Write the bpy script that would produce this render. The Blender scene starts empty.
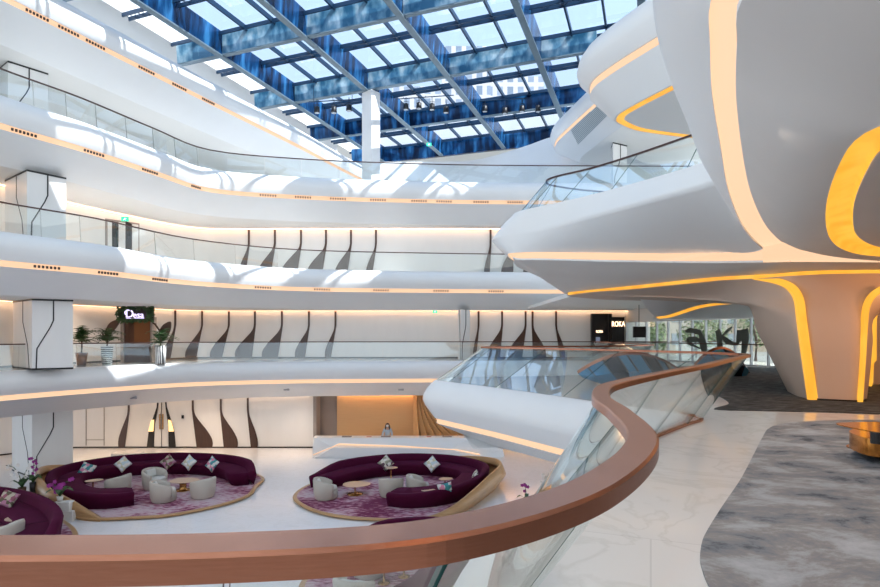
import bpy, bmesh, math, random
from math import pi, sin, cos, radians as R
from mathutils import Vector, Matrix
from mathutils.geometry import tessellate_polygon
random.seed(7)
S = bpy.context.scene
COL = S.collection
F = 560.0; CX = 440.0; HY = 335.0; EYE = 1.5
G = -5.8
def Q(px, py, Y): return Vector(((px-CX)/F*Y, Y, EYE-(py-HY)/F*Y))
def W(x, y, z=0.0): return Vector((x, y, z))
# ------------------------------------------------------------------ materials
MATS = {}
def nmat(name, col, rough=.5, metal=0., emis=None, estr=0., spec=.5):
    m = bpy.data.materials.new(name); m.use_nodes = True
    b = m.node_tree.nodes['Principled BSDF']
    b.inputs['Base Color'].default_value = (*col, 1)
    b.inputs['Roughness'].default_value = rough
    b.inputs['Metallic'].default_value = metal
    b.inputs['Specular IOR Level'].default_value = spec
    if emis:
        b.inputs['Emission Color'].default_value = (*emis, 1)
        b.inputs['Emission Strength'].default_value = estr
    MATS[name] = m
    return m
def nodes(m): return m.node_tree.nodes, m.node_tree.links, m.node_tree.nodes['Principled BSDF']
def ramp(N, stops):
    r = N.new('ShaderNodeValToRGB'); e = r.color_ramp.elements
    while len(e) < len(stops): e.new(.5)
    for k, (p, c) in enumerate(stops): e[k].position = p; e[k].color = (*c, 1)
    return r
def coords(N, L, scale=(1,1,1), rot=(0,0,0), kind='Object'):
    t = N.new('ShaderNodeTexCoord'); mp = N.new('ShaderNodeMapping')
    mp.inputs['Scale'].default_value = scale; mp.inputs['Rotation'].default_value = rot
    L.new(t.outputs[kind], mp.inputs['Vector']); return mp.outputs['Vector']
def noisemat(name, stops, scale=(1,1,1), nscale=5, detail=4, rough=.5, metal=0., bump=0., rot=(0,0,0), dist=0.):
    m = nmat(name, stops[0][1], rough, metal); N, L, b = nodes(m)
    v = coords(N, L, scale, rot); n = N.new('ShaderNodeTexNoise')
    n.inputs['Scale'].default_value = nscale; n.inputs['Detail'].default_value = detail; n.inputs['Distortion'].default_value = dist
    L.new(v, n.inputs['Vector']); r = ramp(N, stops); L.new(n.outputs['Fac'], r.inputs['Fac'])
    L.new(r.outputs['Color'], b.inputs['Base Color'])
    if bump:
        bp = N.new('ShaderNodeBump'); bp.inputs['Strength'].default_value = bump; bp.inputs['Distance'].default_value = .02
        L.new(n.outputs['Fac'], bp.inputs['Height']); L.new(bp.outputs['Normal'], b.inputs['Normal'])
    return m
white = noisemat('solid_surface_white', [(0,(.79,.80,.80)),(1,(.84,.85,.85))], nscale=.7, rough=.42)
ceilw = nmat('ceiling_paint', (.80,.80,.78), .6)
wallw = noisemat('wall_panel_white', [(0,(.76,.75,.73)),(1,(.84,.83,.81))], scale=(1,1,.3), nscale=1.5, rough=.35)
def marble(name, c0, c1, rough, tile):
    m = nmat(name, c1, rough, 0, spec=.42); N, L, b = nodes(m)
    v = coords(N, L); n = N.new('ShaderNodeTexNoise'); n.inputs['Scale'].default_value = .9; n.inputs['Detail'].default_value = 8
    n.inputs['Distortion'].default_value = 1.6; L.new(v, n.inputs['Vector'])
    r = ramp(N, [(0,c1),(.46,c1),(.5,c0),(.54,c1),(1,c1)]); L.new(n.outputs['Fac'], r.inputs['Fac'])
    br = N.new('ShaderNodeTexBrick'); br.inputs['Scale'].default_value = 1; br.inputs['Mortar Size'].default_value = .006
    br.inputs['Brick Width'].default_value = tile*2; br.inputs['Row Height'].default_value = tile
    br.inputs['Color1'].default_value = (1,1,1,1); br.inputs['Color2'].default_value = (.97,.97,.97,1); br.inputs['Mortar'].default_value = (.86,.86,.86,1)
    v2 = coords(N, L, rot=(0,0,.36)); L.new(v2, br.inputs['Vector'])
    mx = N.new('ShaderNodeMix'); mx.data_type = 'RGBA'; mx.blend_type = 'MULTIPLY'; mx.inputs[0].default_value = 1
    L.new(r.outputs['Color'], mx.inputs[6]); L.new(br.outputs['Color'], mx.inputs[7]); L.new(mx.outputs[2], b.inputs['Base Color'])
    return m
marbleG = marble('polished_white_marble', (.82,.83,.84), (.86,.87,.89), .16, 2.0)
marbleN = marble('polished_marble_upper', (.80,.79,.77), (.88,.87,.86), .09, 2.2)
cove = nmat('warm_cove_light', (.05,.04,.03), .5, 0, (1.0,.62,.385), .64)
yellow = nmat('amber_cove_light', (.10,.05,.01), .5, 0, (1.0,.45,.035), .66)
def _amb():
    N, L, b = nodes(yellow); v = coords(N, L, (1,1,.4)); n = N.new('ShaderNodeTexNoise'); n.inputs['Scale'].default_value = 2.2; L.new(v, n.inputs['Vector'])
    r = ramp(N, [(.35,(.93,.38,.028)),(.6,(1.0,.48,.05))]); L.new(n.outputs['Fac'], r.inputs['Fac']); L.new(r.outputs['Color'], b.inputs['Emission Color'])
_amb()
black = nmat('black_trim', (.012,.011,.012), .4)
vent = nmat('vent_dark', (.02,.016,.014), .6)
brown = noisemat('walnut_lens_panel', [(0,(.045,.020,.013)),(1,(.085,.042,.028))], scale=(1,1,.2), nscale=9, rough=.35)
gold = noisemat('amber_wall_veneer', [(0,(.56,.34,.16)),(1,(.66,.43,.22))], scale=(.3,1,6), nscale=3, rough=.45)
grey = nmat('grey_recess', (.30,.26,.24), .5)
def railmat():
    m = noisemat('brushed_copper', [(0,(.42,.18,.11)),(1,(.55,.26,.175))], scale=(3,3,40), nscale=6, rough=.26, metal=.9); return m
copper = railmat()
darkrail = nmat('dark_bronze_rail', (.09,.05,.045), .35, .6)
def glassmat(name, tint, gl=.10, rough=.0):
    m = bpy.data.materials.new(name); m.use_nodes = True; N = m.node_tree.nodes; L = m.node_tree.links
    N.remove(N['Principled BSDF']); o = N['Material Output']
    t = N.new('ShaderNodeBsdfTransparent'); t.inputs['Color'].default_value = (*tint, 1)
    g = N.new('ShaderNodeBsdfGlossy'); g.inputs['Roughness'].default_value = rough; g.inputs['Color'].default_value = (.95,1,1,1)
    lw = N.new('ShaderNodeLayerWeight'); lw.inputs['Blend'].default_value = .5
    pw = N.new('ShaderNodeMath'); pw.operation = 'POWER'; pw.inputs[1].default_value = 4.5; L.new(lw.outputs['Facing'], pw.inputs[0])
    ma = N.new('ShaderNodeMath'); ma.operation = 'MULTIPLY_ADD'; ma.inputs[1].default_value = .9; ma.inputs[2].default_value = .04+gl
    ma.use_clamp = True
    L.new(pw.outputs[0], ma.inputs[0])
    x = N.new('ShaderNodeMixShader'); L.new(ma.outputs[0], x.inputs[0]); L.new(t.outputs[0], x.inputs[1]); L.new(g.outputs[0], x.inputs[2])
    L.new(x.outputs[0], o.inputs['Surface']); MATS[name] = m; return m
glass = glassmat('railing_glass', (.955,.98,.978), .03)
skyglass = glassmat('skylight_glass', (.84,.90,.98), .02)
winglass = glassmat('window_glass', (.92,.96,.95), .02)
gedge = nmat('glass_edge_green', (.02,.10,.09), .2)
jointm = nmat('glass_joint_dark', (.03,.07,.065), .3)
bflange = nmat('beam_flange_grey', (.14,.20,.24), .45, .2)
def bluemat():
    m = nmat('beam_web_sky_reflection', (.03,.19,.42), .25, .35); N, L, b = nodes(m)  # blue of the webs is sky reflection put into the colour
    v = coords(N, L, (1.3,1.3,.25)); n = N.new('ShaderNodeTexNoise'); n.inputs['Scale'].default_value = 1.6; n.inputs['Detail'].default_value = 3
    L.new(v, n.inputs['Vector']); r = ramp(N, [(.40,(.003,.016,.05)),(.55,(.008,.065,.19)),(.68,(.04,.20,.44))]); L.new(n.outputs['Fac'], r.inputs['Fac'])
    L.new(r.outputs['Color'], b.inputs['Base Color']); return m
bweb = bluemat()
bweb2 = noisemat('cross_beam_sky_reflection', [(.38,(.03,.14,.26)),(.5,(.14,.32,.46)),(.66,(.50,.66,.74))], scale=(.9,.9,.5), nscale=1.7, rough=.3, metal=.2)  # paler sky reflection on the cross beams, put into the colour
purl = nmat('purlin_navy', (.008,.035,.08), .4, .3)
velvet = noisemat('aubergine_velvet', [(0,(.045,.0016,.016)),(1,(.072,.003,.027))], nscale=2, rough=.85)
nodes(velvet)[2].inputs['Specular IOR Level'].default_value = .12
nodes(velvet)[2].inputs['Sheen Weight'].default_value = .08; nodes(velvet)[2].inputs['Sheen Tint'].default_value = (.7,.15,.5,1)
wood = noisemat('honey_veneer_shell', [(0,(.36,.19,.075)),(1,(.56,.34,.16))], scale=(1,1,9), nscale=2.5, rough=.3)
leather = nmat('stone_leather', (.50,.46,.40), .5)
seatc = nmat('seat_cushion_pale', (.62,.62,.58), .6)
tabletop = noisemat('pale_bronze_top', [(0,(.50,.36,.26)),(1,(.60,.45,.34))], nscale=3, rough=.3)
brass = nmat('brass', (.55,.30,.10), .25, .9)
bronze = nmat('polished_copper_disc', (.62,.26,.06), .14, .95)
plast = nmat('white_ceramic', (.78,.76,.73), .35)
def rugmat(name, base, mid, dark, seedv):
    m = nmat(name, base, .9); N, L, b = nodes(m)
    v = coords(N, L, (.45,.55,1)); n = N.new('ShaderNodeTexNoise'); n.inputs['Scale'].default_value = .8; n.inputs['Detail'].default_value = 3
    L.new(v, n.inputs['Vector'])
    v2 = coords(N, L, (2.2,7,1)); n2 = N.new('ShaderNodeTexNoise'); n2.inputs['Scale'].default_value = 1.7; n2.inputs['Detail'].default_value = 5
    L.new(v2, n2.inputs['Vector'])
    ad = N.new('ShaderNodeMath'); ad.operation = 'MULTIPLY_ADD'; ad.inputs[1].default_value = .75
    L.new(n.outputs['Fac'], ad.inputs[0])
    mm = N.new('ShaderNodeMath'); mm.operation = 'MULTIPLY'; mm.inputs[1].default_value = .55; L.new(n2.outputs['Fac'], mm.inputs[0]); L.new(mm.outputs[0], ad.inputs[2])
    r = ramp(N, [(0,base),(.60,base),(.68,mid),(.74,dark),(1,dark)]); L.new(ad.outputs[0], r.inputs['Fac'])
    L.new(r.outputs['Color'], b.inputs['Base Color']); return m
rug = rugmat('mauve_abstract_rug', (.55,.42,.45), (.42,.17,.24), (.15,.012,.06), 0)
def carpetmat(name, stops, scale, nscale, rot=0):
    m = nmat(name, stops[0][1], .95); N, L, b = nodes(m)
    v = coords(N, L, scale, (0,0,rot)); n = N.new('ShaderNodeTexNoise'); n.inputs['Scale'].default_value = nscale; n.inputs['Detail'].default_value = 9; n.inputs['Distortion'].default_value = .3; n.inputs['Roughness'].default_value = .72
    L.new(v, n.inputs['Vector']); r = ramp(N, stops); L.new(n.outputs['Fac'], r.inputs['Fac']); L.new(r.outputs['Color'], b.inputs['Base Color']); return m
carpetA = carpetmat('slate_wave_carpet', [(.36,(.012,.016,.020)),(.5,(.045,.055,.062)),(.64,(.17,.19,.20))], (.9,3.2,1), 3.0, .2)
carpetB = carpetmat('grey_marbled_carpet', [(.36,(.08,.09,.11)),(.43,(.22,.24,.27)),(.50,(.30,.29,.29)),(.56,(.38,.40,.43)),(.66,(.48,.50,.53))], (.9,1.25,1), 1.4, -.3)
leafm = noisemat('leaf_green', [(0,(.012,.045,.012)),(1,(.05,.12,.03))], nscale=8, rough=.45)
leafb = noisemat('foliage_green', [(0,(.05,.09,.03)),(1,(.16,.22,.09))], nscale=3, rough=.7)
petal_p = nmat('petal_purple', (.28,.02,.22), .6); petal_w = nmat('petal_white', (.8,.76,.72), .6)
stone = nmat('facade_stone', (.26,.24,.21), .7)
dim_white = noisemat('dimmed_soffit', [(0,(.66,.635,.61)),(1,(.74,.715,.69))], nscale=.8, rough=.5)  # white soffit with the dim light under it put into the colour
warm_tint = noisemat('warm_tinted_column', [(0,(.52,.41,.33)),(1,(.58,.46,.38))], nscale=.8, rough=.5)  # beige column with warm, dim light put into its colour
skin = nmat('skin', (.55,.33,.23), .5); hairm = nmat('black_hair', (.012,.01,.01), .4)
shirt = nmat('pale_blue_jacket', (.45,.53,.62), .7); trous = nmat('dark_trousers', (.03,.03,.04), .7); maskm = nmat('face_mask_white', (.75,.78,.8), .6)
mirror = nmat('blue_mirror_panel', (.05,.30,.55), .10, .35)
mirrord = nmat('dark_mirror_panel', (.008,.02,.045), .08, .6)
signw = nmat('sign_lit_lilac', (.9,.85,1), .4, 0, (.72,.62,1.0), .9)
signo = nmat('sign_lit_warm', (1,.8,.6), .4, 0, (1.0,.66,.42), 2.0)
exitm = nmat('exit_sign_green', (.02,.4,.2), .4, 0, (.03,.55,.28), 1.0)
# ------------------------------------------------------------------ helpers
def tag(o, label=None, cat=None, group=None, kind=None):
    if label: o['label'] = label
    if cat: o['category'] = cat
    if group: o['group'] = group
    if kind: o['kind'] = kind
    return o
def empty(name, loc=(0,0,0), rz=0, label=None, cat=None, group=None):
    o = bpy.data.objects.new(name, None); COL.objects.link(o); o.location = loc; o.rotation_euler = (0,0,rz)
    o.empty_display_size = .1
    return tag(o, label, cat, group)
def mesh(name, verts, faces, mat, parent=None, smooth=False, mats=None, midx=None):
    me = bpy.data.meshes.new(name); me.from_pydata([tuple(v) for v in verts], [], faces)
    for m in (mats or [mat]): me.materials.append(m)
    if midx:
        for p, k in zip(me.polygons, midx): p.material_index = k
    if smooth:
        for p in me.polygons: p.use_smooth = True
    me.update()
    o = bpy.data.objects.new(name, me); COL.objects.link(o)
    if parent: o.parent = parent
    return o
class MB:
    def __init__(s): s.v = []; s.f = []; s.m = []
    def add(s, vs, fs, k=0):
        b = len(s.v); s.v += [Vector(v) for v in vs]; s.f += [tuple(i+b for i in f) for f in fs]; s.m += [k]*len(fs); return s
    def grid(s, rows, k=0, closed=False):
        n = len(rows[0]); vs = [p for r in rows for p in r]; fs = []
        for i in range(len(rows)-1):
            for j in range(n if closed else n-1):
                a = i*n+j; b = i*n+(j+1) % n
                fs.append((a, b, b+n, a+n))
        return s.add(vs, fs, k)
    def poly(s, pts, k=0, flip=False):
        t = tessellate_polygon([[Vector((p.x, p.y, 0)) for p in pts]])
        return s.add(pts, [tuple(x) for x in t], k)
    def box(s, x0,x1,y0,y1,z0,z1, k=0, M=None):
        vs = [Vector(p) for p in ((x0,y0,z0),(x1,y0,z0),(x1,y1,z0),(x0,y1,z0),(x0,y0,z1),(x1,y0,z1),(x1,y1,z1),(x0,y1,z1))]
        if M: vs = [M@v for v in vs]
        return s.add(vs, [(3,2,1,0),(4,5,6,7),(0,1,5,4),(1,2,6,5),(2,3,7,6),(3,0,4,7)], k)
    def lathe(s, prof, c=(0,0,0), n=20, k=0, sx=1, sy=1):
        rows = [[Vector((c[0]+r*cos(2*pi*j/n)*sx, c[1]+r*sin(2*pi*j/n)*sy, c[2]+z)) for j in range(n)] for r, z in prof]
        return s.grid(rows, k, True)
    def tube(s, pts, r, n=6, k=0):
        pts = [Vector(p) for p in pts]; rows = []
        for i, p in enumerate(pts):
            d = (pts[min(i+1,len(pts)-1)]-pts[max(i-1,0)]).normalized()
            u = d.cross(Vector((0,0,1)));
            if u.length < 1e-3: u = Vector((1,0,0))
            u.normalize(); w = u.cross(d); rr = r[i] if isinstance(r, (list,tuple)) else r
            rows.append([p+u*cos(2*pi*j/n)*rr+w*sin(2*pi*j/n)*rr for j in range(n)])
        s.grid(rows, k, True)
        b = len(s.v)-n*len(pts)
        s.f.append(tuple(range(b, b+n))); s.m.append(k)
        s.f.append(tuple(range(len(s.v)-n, len(s.v)))[::-1]); s.m.append(k)
        return s
    def build(s, name, mats, parent=None, smooth=False, weld=False, bevel=0):
        mats = mats if isinstance(mats, list) else [mats]
        o = mesh(name, s.v, s.f, None, parent, smooth, mats, s.m)
        if weld:
            bm = bmesh.new(); bm.from_mesh(o.data); bmesh.ops.remove_doubles(bm, verts=bm.verts, dist=1e-4)
            bmesh.ops.recalc_face_normals(bm, faces=bm.faces); bm.to_mesh(o.data); bm.free()
        if bevel:
            md = o.modifiers.new('bevel', 'BEVEL'); md.width = bevel; md.segments = 2; md.limit_method = 'ANGLE'
        return o
def cr(pts, n=4, closed=False):
    pts = [Vector(p) if len(p) == 3 else Vector((p[0],p[1],0)) for p in pts]; out = []; m = len(pts)
    rng = range(m if closed else m-1)
    for i in rng:
        if closed: p0,p1,p2,p3 = pts[(i-1)%m],pts[i],pts[(i+1)%m],pts[(i+2)%m]
        else: p0,p1,p2,p3 = pts[max(i-1,0)],pts[i],pts[i+1],pts[min(i+2,m-1)]
        for k in range(n):
            t = k/n
            # centripetal-like damping through shorter tangents
            l0 = (p2-p1).length
            m1 = (p2-p0); m2 = (p3-p1)
            m1 = m1.normalized()*min(m1.length/2, l0) if m1.length > 0 else m1
            m2 = m2.normalized()*min(m2.length/2, l0) if m2.length > 0 else m2
            h = (2*t**3-3*t*t+1, t**3-2*t*t+t, -2*t**3+3*t*t, t**3-t*t)
            out.append(p1*h[0]+m1*h[1]+p2*h[2]+m2*h[3])
    if not closed: out.append(pts[-1].copy())
    return out
def normals(pl, side=1):
    out = []
    for i in range(len(pl)):
        d = pl[min(i+1,len(pl)-1)]-pl[max(i-1,0)]; d.z = 0; d.normalize()
        out.append(Vector((-d.y, d.x, 0))*side)
    return out
def setz(pl, z): return [Vector((p.x,p.y,z)) for p in pl]
def offs(pl, nr, o, z): return [Vector((p.x+n.x*o, p.y+n.y*o, z)) for p, n in zip(pl, nr)]
def text_mesh(name, s, size, mat, parent, M, ext=.02):
    cu = bpy.data.curves.new(name, 'FONT'); cu.body = s; cu.size = size; cu.extrude = ext; cu.align_x = 'CENTER'; cu.align_y = 'CENTER'; cu.resolution_u = 3
    t = bpy.data.objects.new(name, cu); COL.objects.link(t)
    dg = bpy.context.evaluated_depsgraph_get(); me = bpy.data.meshes.new_from_object(t.evaluated_get(dg))
    bpy.data.objects.remove(t); me.materials.clear(); me.materials.append(mat); me.transform(M)
    o = bpy.data.objects.new(name, me); COL.objects.link(o); o.parent = parent; return o
def copy_tree(o, parent=None):
    c = o.copy(); COL.objects.link(c); c.parent = parent
    for ch in list(o.children): copy_tree(ch, c)
    return c
# ------------------------------------------------------------------ slabs
PROF = [(0,0),(.12,-.05),(.24,-.2),(.31,-.42),(.30,-.62),(.18,-.86),(.05,-1.04)]
PROF2 = [(0,-1.27),(-.3,-1.42),(-.9,-1.75),(-1.7,-2.2)]
tn = [0]
def slab(edge, side, z, outer, n=5, prof=PROF, prof2=PROF2, floor_mat=None, ceil=True, strip_mat=None, outer_c=None, flat=True):
    """fascia of a gallery with its recessed light, its floor and the ceiling under it"""
    pl = cr(edge, n); nr = normals(pl, side)
    tn[0] += 1
    f = MB(); f.grid([offs(pl,nr,o,z+h) for o,h in prof])
    # little return faces of the light recess
    o0,h0 = prof[-1]; o1,h1 = prof2[0]
    f.grid([offs(pl,nr,o0,z+h0), offs(pl,nr,o0-.06,z+h0)]); f.grid([offs(pl,nr,o1-.06,z+h1), offs(pl,nr,o1,z+h1)])
    f.grid([offs(pl,nr,o,z+h) for o,h in prof2])
    fo = f.build('trim_%d' % tn[0], white, None, True); tag(fo, kind='structure')
    global STRIP
    s = MB(); s.grid([offs(pl,nr,o0-.05,z+h0), offs(pl,nr,(o0+o1)/2-.06,z+(h0+h1)/2), offs(pl,nr,o1-.05,z+h1)])
    st_ = s.build('light_strip', strip_mat or cove, fo, True)
    fl = MB(); fl.poly(setz(pl,z)+[Vector((x,y,z)) for x,y in outer])
    tag(fl.build('floor', floor_mat or marbleN), kind='structure')
    if ceil:
        zz = z+prof2[-1][1]
        c = MB(); c.poly(offs(pl,nr,prof2[-1][0],zz)+[Vector((x,y,zz)) for x,y in (outer_c or outer)])
        tag(c.build('ceiling', ceilw), kind='structure')
    return fo, pl, nr
def vents(fo, pl, nr, z, pxs, w=.95):
    zc = z-1.15
    for px in pxs:
        best = min(range(len(pl)-1), key=lambda i: abs(CX+F*((pl[i].x+pl[i+1].x)/2)/((pl[i].y+pl[i+1].y)/2)-px))
        a, b = pl[best], pl[best+1]
        xa, xb = CX+F*a.x/a.y, CX+F*b.x/b.y
        t = (px-xa)/(xb-xa) if abs(xb-xa) > .01 else .5
        p = a.lerp(b, max(0,min(1,t))); n = nr[best]; d = Vector((-n.y, n.x, 0))
        m = MB()
        M = Matrix(((d.x,n.x,0,p.x),(d.y,n.y,0,p.y),(0,0,1,zc),(0,0,0,1)))
        for k in range(7):
            x = (k-3)*w/7; m.box(x-.035,x+.035,-.02,.03,-.05,.05,0,M)
        m.build('air_vent', vent, [c for c in fo.children if c.name.startswith('light_strip')][0])
Z2, Z3, Z4 = 5.25, 10.5, 15.75
E1 = [(-24,12),(-21.5,17),(-18.5,23.3),(-16.4,26.8),(-13.1,30.3),(-8,32),(0,32.7),(10,33),(18,33)]
E2 = [(-20,11),(-17.6,16),(-15.9,20.2),(-14.1,23.2),(-12.3,28.2),(-8,31.6),(0,33),(7.2,33.5),(18,33.7)]
E3 = [(-21,11),(-18.3,16),(-16.5,21),(-15.1,23.7),(-13.8,27.2),(-12.4,30.4),(-7.9,31.9),(-2.3,32.7),(3.5,33.1),(18,33.3)]
E4 = [(-23,8),(-19,17),(-17,21.7),(-13.5,30.2),(-9.9,38.7),(-7.9,44),(-6.3,47.9)]
B1 = slab(E1, -1, 0, [(18,37),(-30,37),(-30,12)])
B2 = slab(E2, -1, Z2, [(18,38),(-32,38),(-32,11)])
B3 = slab(E3, -1, Z3, [(18,50),(-32,50),(-32,11)])
B4 = slab(E4, -1, Z4, [(-6.3,50),(-34,50),(-34,8)])
E5 = [(16,42),(11,41.5),(8.6,40.4),(7.9,38.2),(8.3,35),(9.0,31),(9.6,27),(10.4,20),(11,14)]
B5 = slab(E5, -1, Z4, [(20,14),(20,42)])
vents(B4[0], B4[1], B4[2], Z4, [37,68,95,146,179,208])
vents(B3[0], B3[1], B3[2], Z3, [24,94,150,198,268,303,338,378,419,444,481,515])
vents(B2[0], B2[1], B2[2], Z2, [47,108,160,263,322,381,441,496])
# ------------------------------------------------------------------ walls
WL = [(-24,10),(-20.2,24.5),(-19.3,28.4),(-17.3,33.2),(-16.2,35),(-14.6,36),(-10,36),(13.5,36)]
WLs = cr(WL, 4)
WPATH = [WLs]
LWs = cr([(-32,29.5),(-27,33.5),(-24.6,35.8),(-23,36.2),(-14,36.2),(-8.2,36.2)],3)
def wallpt(px):
    for a, b in zip(WPATH[0], WPATH[0][1:]):
        xa, xb = CX+F*a.x/a.y, CX+F*b.x/b.y
        if (xa-px)*(xb-px) <= 0 and xa != xb:
            k = (px-CX)/F; d = b-a   # a+t d on x = k y
            t = (k*a.y-a.x)/(d.x-k*d.y); p = a+d*t
            n = Vector((d.y,-d.x,0)).normalized(); return p, n
    return Vector(((px-CX)/F*36,36,0)), Vector((0,-1,0))
def wall(z0, z1, name, mat=wallw, path=WLs):
    m = MB(); nr = normals(path, -1)
    m.grid([setz(path,z0), setz(path,z1)]); m.grid([offs(path,nr,-.2,z0), offs(path,nr,-.2,z1)])
    return tag(m.build(name, mat, None, True), kind='structure')
wall(0, 3.05, 'wall_gallery_one'); wall(Z2, 8.3, 'wall_gallery_two')
# lobby level wall: white, grey recess, amber veneer
def wseg(name, x0, x1, y, z0, z1, mat, th=.2):
    m = MB(); m.box(x0,x1,y,y+th,z0,z1); return tag(m.build(name, mat), kind='structure')
low = LWs
wall(G, -2.2, 'wall_lobby', path=low)
wseg('wall_recess', -8.1,-6.8,37.2,G,-2.2, grey)
m = MB(); m.box(-8.15,-7.95,36,37.2,G,-2.2); tag(m.build('wall_recess_side', grey), kind='structure')
wseg('wall_reception', -6.8,14,37,G,-2.2, gold)
P48 = cr([(-14,48),(2,48),(6,45),(9,41.5),(13,39.5),(19,38)],3)
wall(Z3, 16.4, 'wall_gallery_three', white, P48)
# upper wall behind the top gallery, and the band that carries the glass roof
LW = cr([(-28,6),(-22.8,16.5),(-13.2,42),(-11,47.9),(-9,49)],2)
m = MB(); nr = normals(LW,-1); m.grid([offs(LW,nr,0,Z4),offs(LW,nr,.1,18.2),offs(LW,nr,.6,19.4),offs(LW,nr,.2,20)])
tag(m.build('wall_upper', white, None, True), kind='structure')
WL3 = cr([(-26,10),(-21.6,24.5),(-19.2,31),(-17.6,38),(-15.5,44),(-14,48)],3)
wall(Z3, 13.6, 'wall_gallery_three_side', wallw, WL3)
# ground floor
m = MB(); m.box(-40,30,-6,50,G-.3,G); tag(m.build('floor', marbleG), kind='structure')
# ------------------------------------------------------------------ gallery railings (base line + top line -> panels and handrail)
def railing(base, top, n, label, hw, hh, hmat, zb, zt, step=3, thick=.016, th_joint=False, name='glass_railing', panel_gap=.012, channel=False):
    B = cr(base, n); T = cr(top, n)
    root = empty(name, (B[0].x,B[0].y,zb), 0, label, 'railing')
    inv = Vector((-B[0].x,-B[0].y,-zb))
    nr = normals(T, 1)
    # handrail sweep
    rows = []
    for k,(o,h) in enumerate(((-hw/2,0),(-hw/2,-hh),(hw/2,-hh),(hw/2,0),(hw/2-.008,.008),(-hw/2+.008,.008))):
        rows.append([p+inv for p in offs(T,nr,o,zt+h)])
    rows.append(rows[0])
    r = MB(); r.grid(rows); nn = len(T)
    r.add([rows[k][0] for k in range(6)], [tuple(range(6))]); r.add([rows[k][-1] for k in range(6)], [tuple(range(5,-1,-1))])
    r.build('handrail', hmat, root, False, weld=True)
    if channel:
        nb_ = normals(B, 1); m = MB(); q_ = [[p+inv for p in offs(B,nb_,o,zb+h)] for o,h in ((-.03,.0),(-.03,.03),(.03,.03),(.03,.0))]; m.grid(q_); m.build('base_channel', hmat, root)
    i = 0
    while i < len(B)-1:
        j = min(i+step, len(B)-1)
        bs = [B[k].copy() for k in range(i,j+1)]; ts = [T[k].copy() for k in range(i,j+1)]
        db = (bs[1]-bs[0]).normalized()*panel_gap; bs[0] += db; ts[0] += (ts[1]-ts[0]).normalized()*panel_gap
        bn = normals(bs, 1)
        mb = MB()
        a = [p+inv for p in setz(bs,zb)]; b = [p+inv for p in setz(ts,zt-hh)]
        a2 = [p+q*thick for p,q in zip(a,bn)]; b2 = [p+q*thick for p,q in zip(b,bn)]
        mb.grid([a,b],0); mb.grid([a2,b2],0)
        mb.add([a[0],a2[0],b2[0],b[0],a[-1],a2[-1],b2[-1],b[-1]], [(0,1,2,3),(7,6,5,4)], 1)
        mb.grid([a,a2],1)
        mb.build('glass_panel', [glass, gedge], root, True)
        i = j
    return root
def back_rail(edge, z, label, n=5, lean=.12, h=1.12, step=2, hw=.06, side=-1):
    pl = cr(edge, n); nr = normals(pl, side)
    base = offs(pl,nr,-.12,0); top = offs(pl,nr,-.12-lean,0)
    return railing(base, top, 1, label, hw, .045, darkrail, z, z+h, step=step, thick=.012, panel_gap=.02)
back_rail(E1, 0, 'clear glass railing with thin bronze handrail on the lowest gallery, below the walnut fins')
back_rail(E2, Z2, 'clear glass railing with thin bronze handrail on the middle gallery')
back_rail(E3, Z3, 'clear glass railing on the third gallery in front of the tall white roof column')
# near mezzanine railing: pairs of (glass foot ; handrail)
PR = [((-9,1.7),(-9,1.05)),((-4,1.65),(-4,1.02)),((-1.2,1.65),(-1.0,1.02)),((-.7,1.68),(-.4,1.035)),((-.35,1.8),(.02,1.13)),((-.05,2.15),(.40,1.46)),((.2,2.7),(.76,2.1)),
 ((.35,3.5),(.92,2.85)),((.55,4.3),(1.02,3.55)),((1.0,5.2),(1.33,4.4)),((1.9,6.5),(2.26,5.75)),((3.0,8.0),(3.5,7.4)),((4.1,9.3),(5.1,9.7)),
 ((4.65,9.95),(6.1,11.1)),((4.6,10.7),(6.35,11.8)),((4.0,11.8),(6.0,13.1)),((3.0,13.6),(4.8,15)),((1.6,16),(3.2,16.9)),((.3,18.0),(1.7,18.35)),
 ((-.1,18.8),(1.4,18.8)),((.4,19.7),(1.7,19.3)),((3,20.3),(3.6,19.8)),((6.5,21.5),(6.7,20.8)),((8.5,24),(9.0,23.6)),((8.5,32.9),(9,32.7))]
NB = [p[0] for p in PR]; NT = [p[1] for p in PR]
NP = [(0,0),(.10,-.03),(.34,-.28),(.46,-.5),(.48,-.66),(.40,-.85),(.10,-1.25)]
NP2 = [(.04,-1.43),(-.3,-1.6),(-.9,-1.85),(-1.6,-2.2)]
NS = slab(NB, 1, 0, [(18,32.9),(18,-4),(-9,-4)], n=4, prof=NP, prof2=NP2)
railing([W(*p) for p in NB[:15]], [W(*p) for p in NT[:15]], 12, 'wide copper handrail sweeping in an S curve over leaning glass panels', .115, .045, copper, 0.0, 1.11, step=12, channel=True)
railing([W(*p) for p in NB[14:]], [W(*p) for p in NT[14:]], 4, 'leaning glass railing with slim copper handrail round the pointed white balcony', .07, .045, copper, 0.0, 1.11, step=4)
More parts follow.
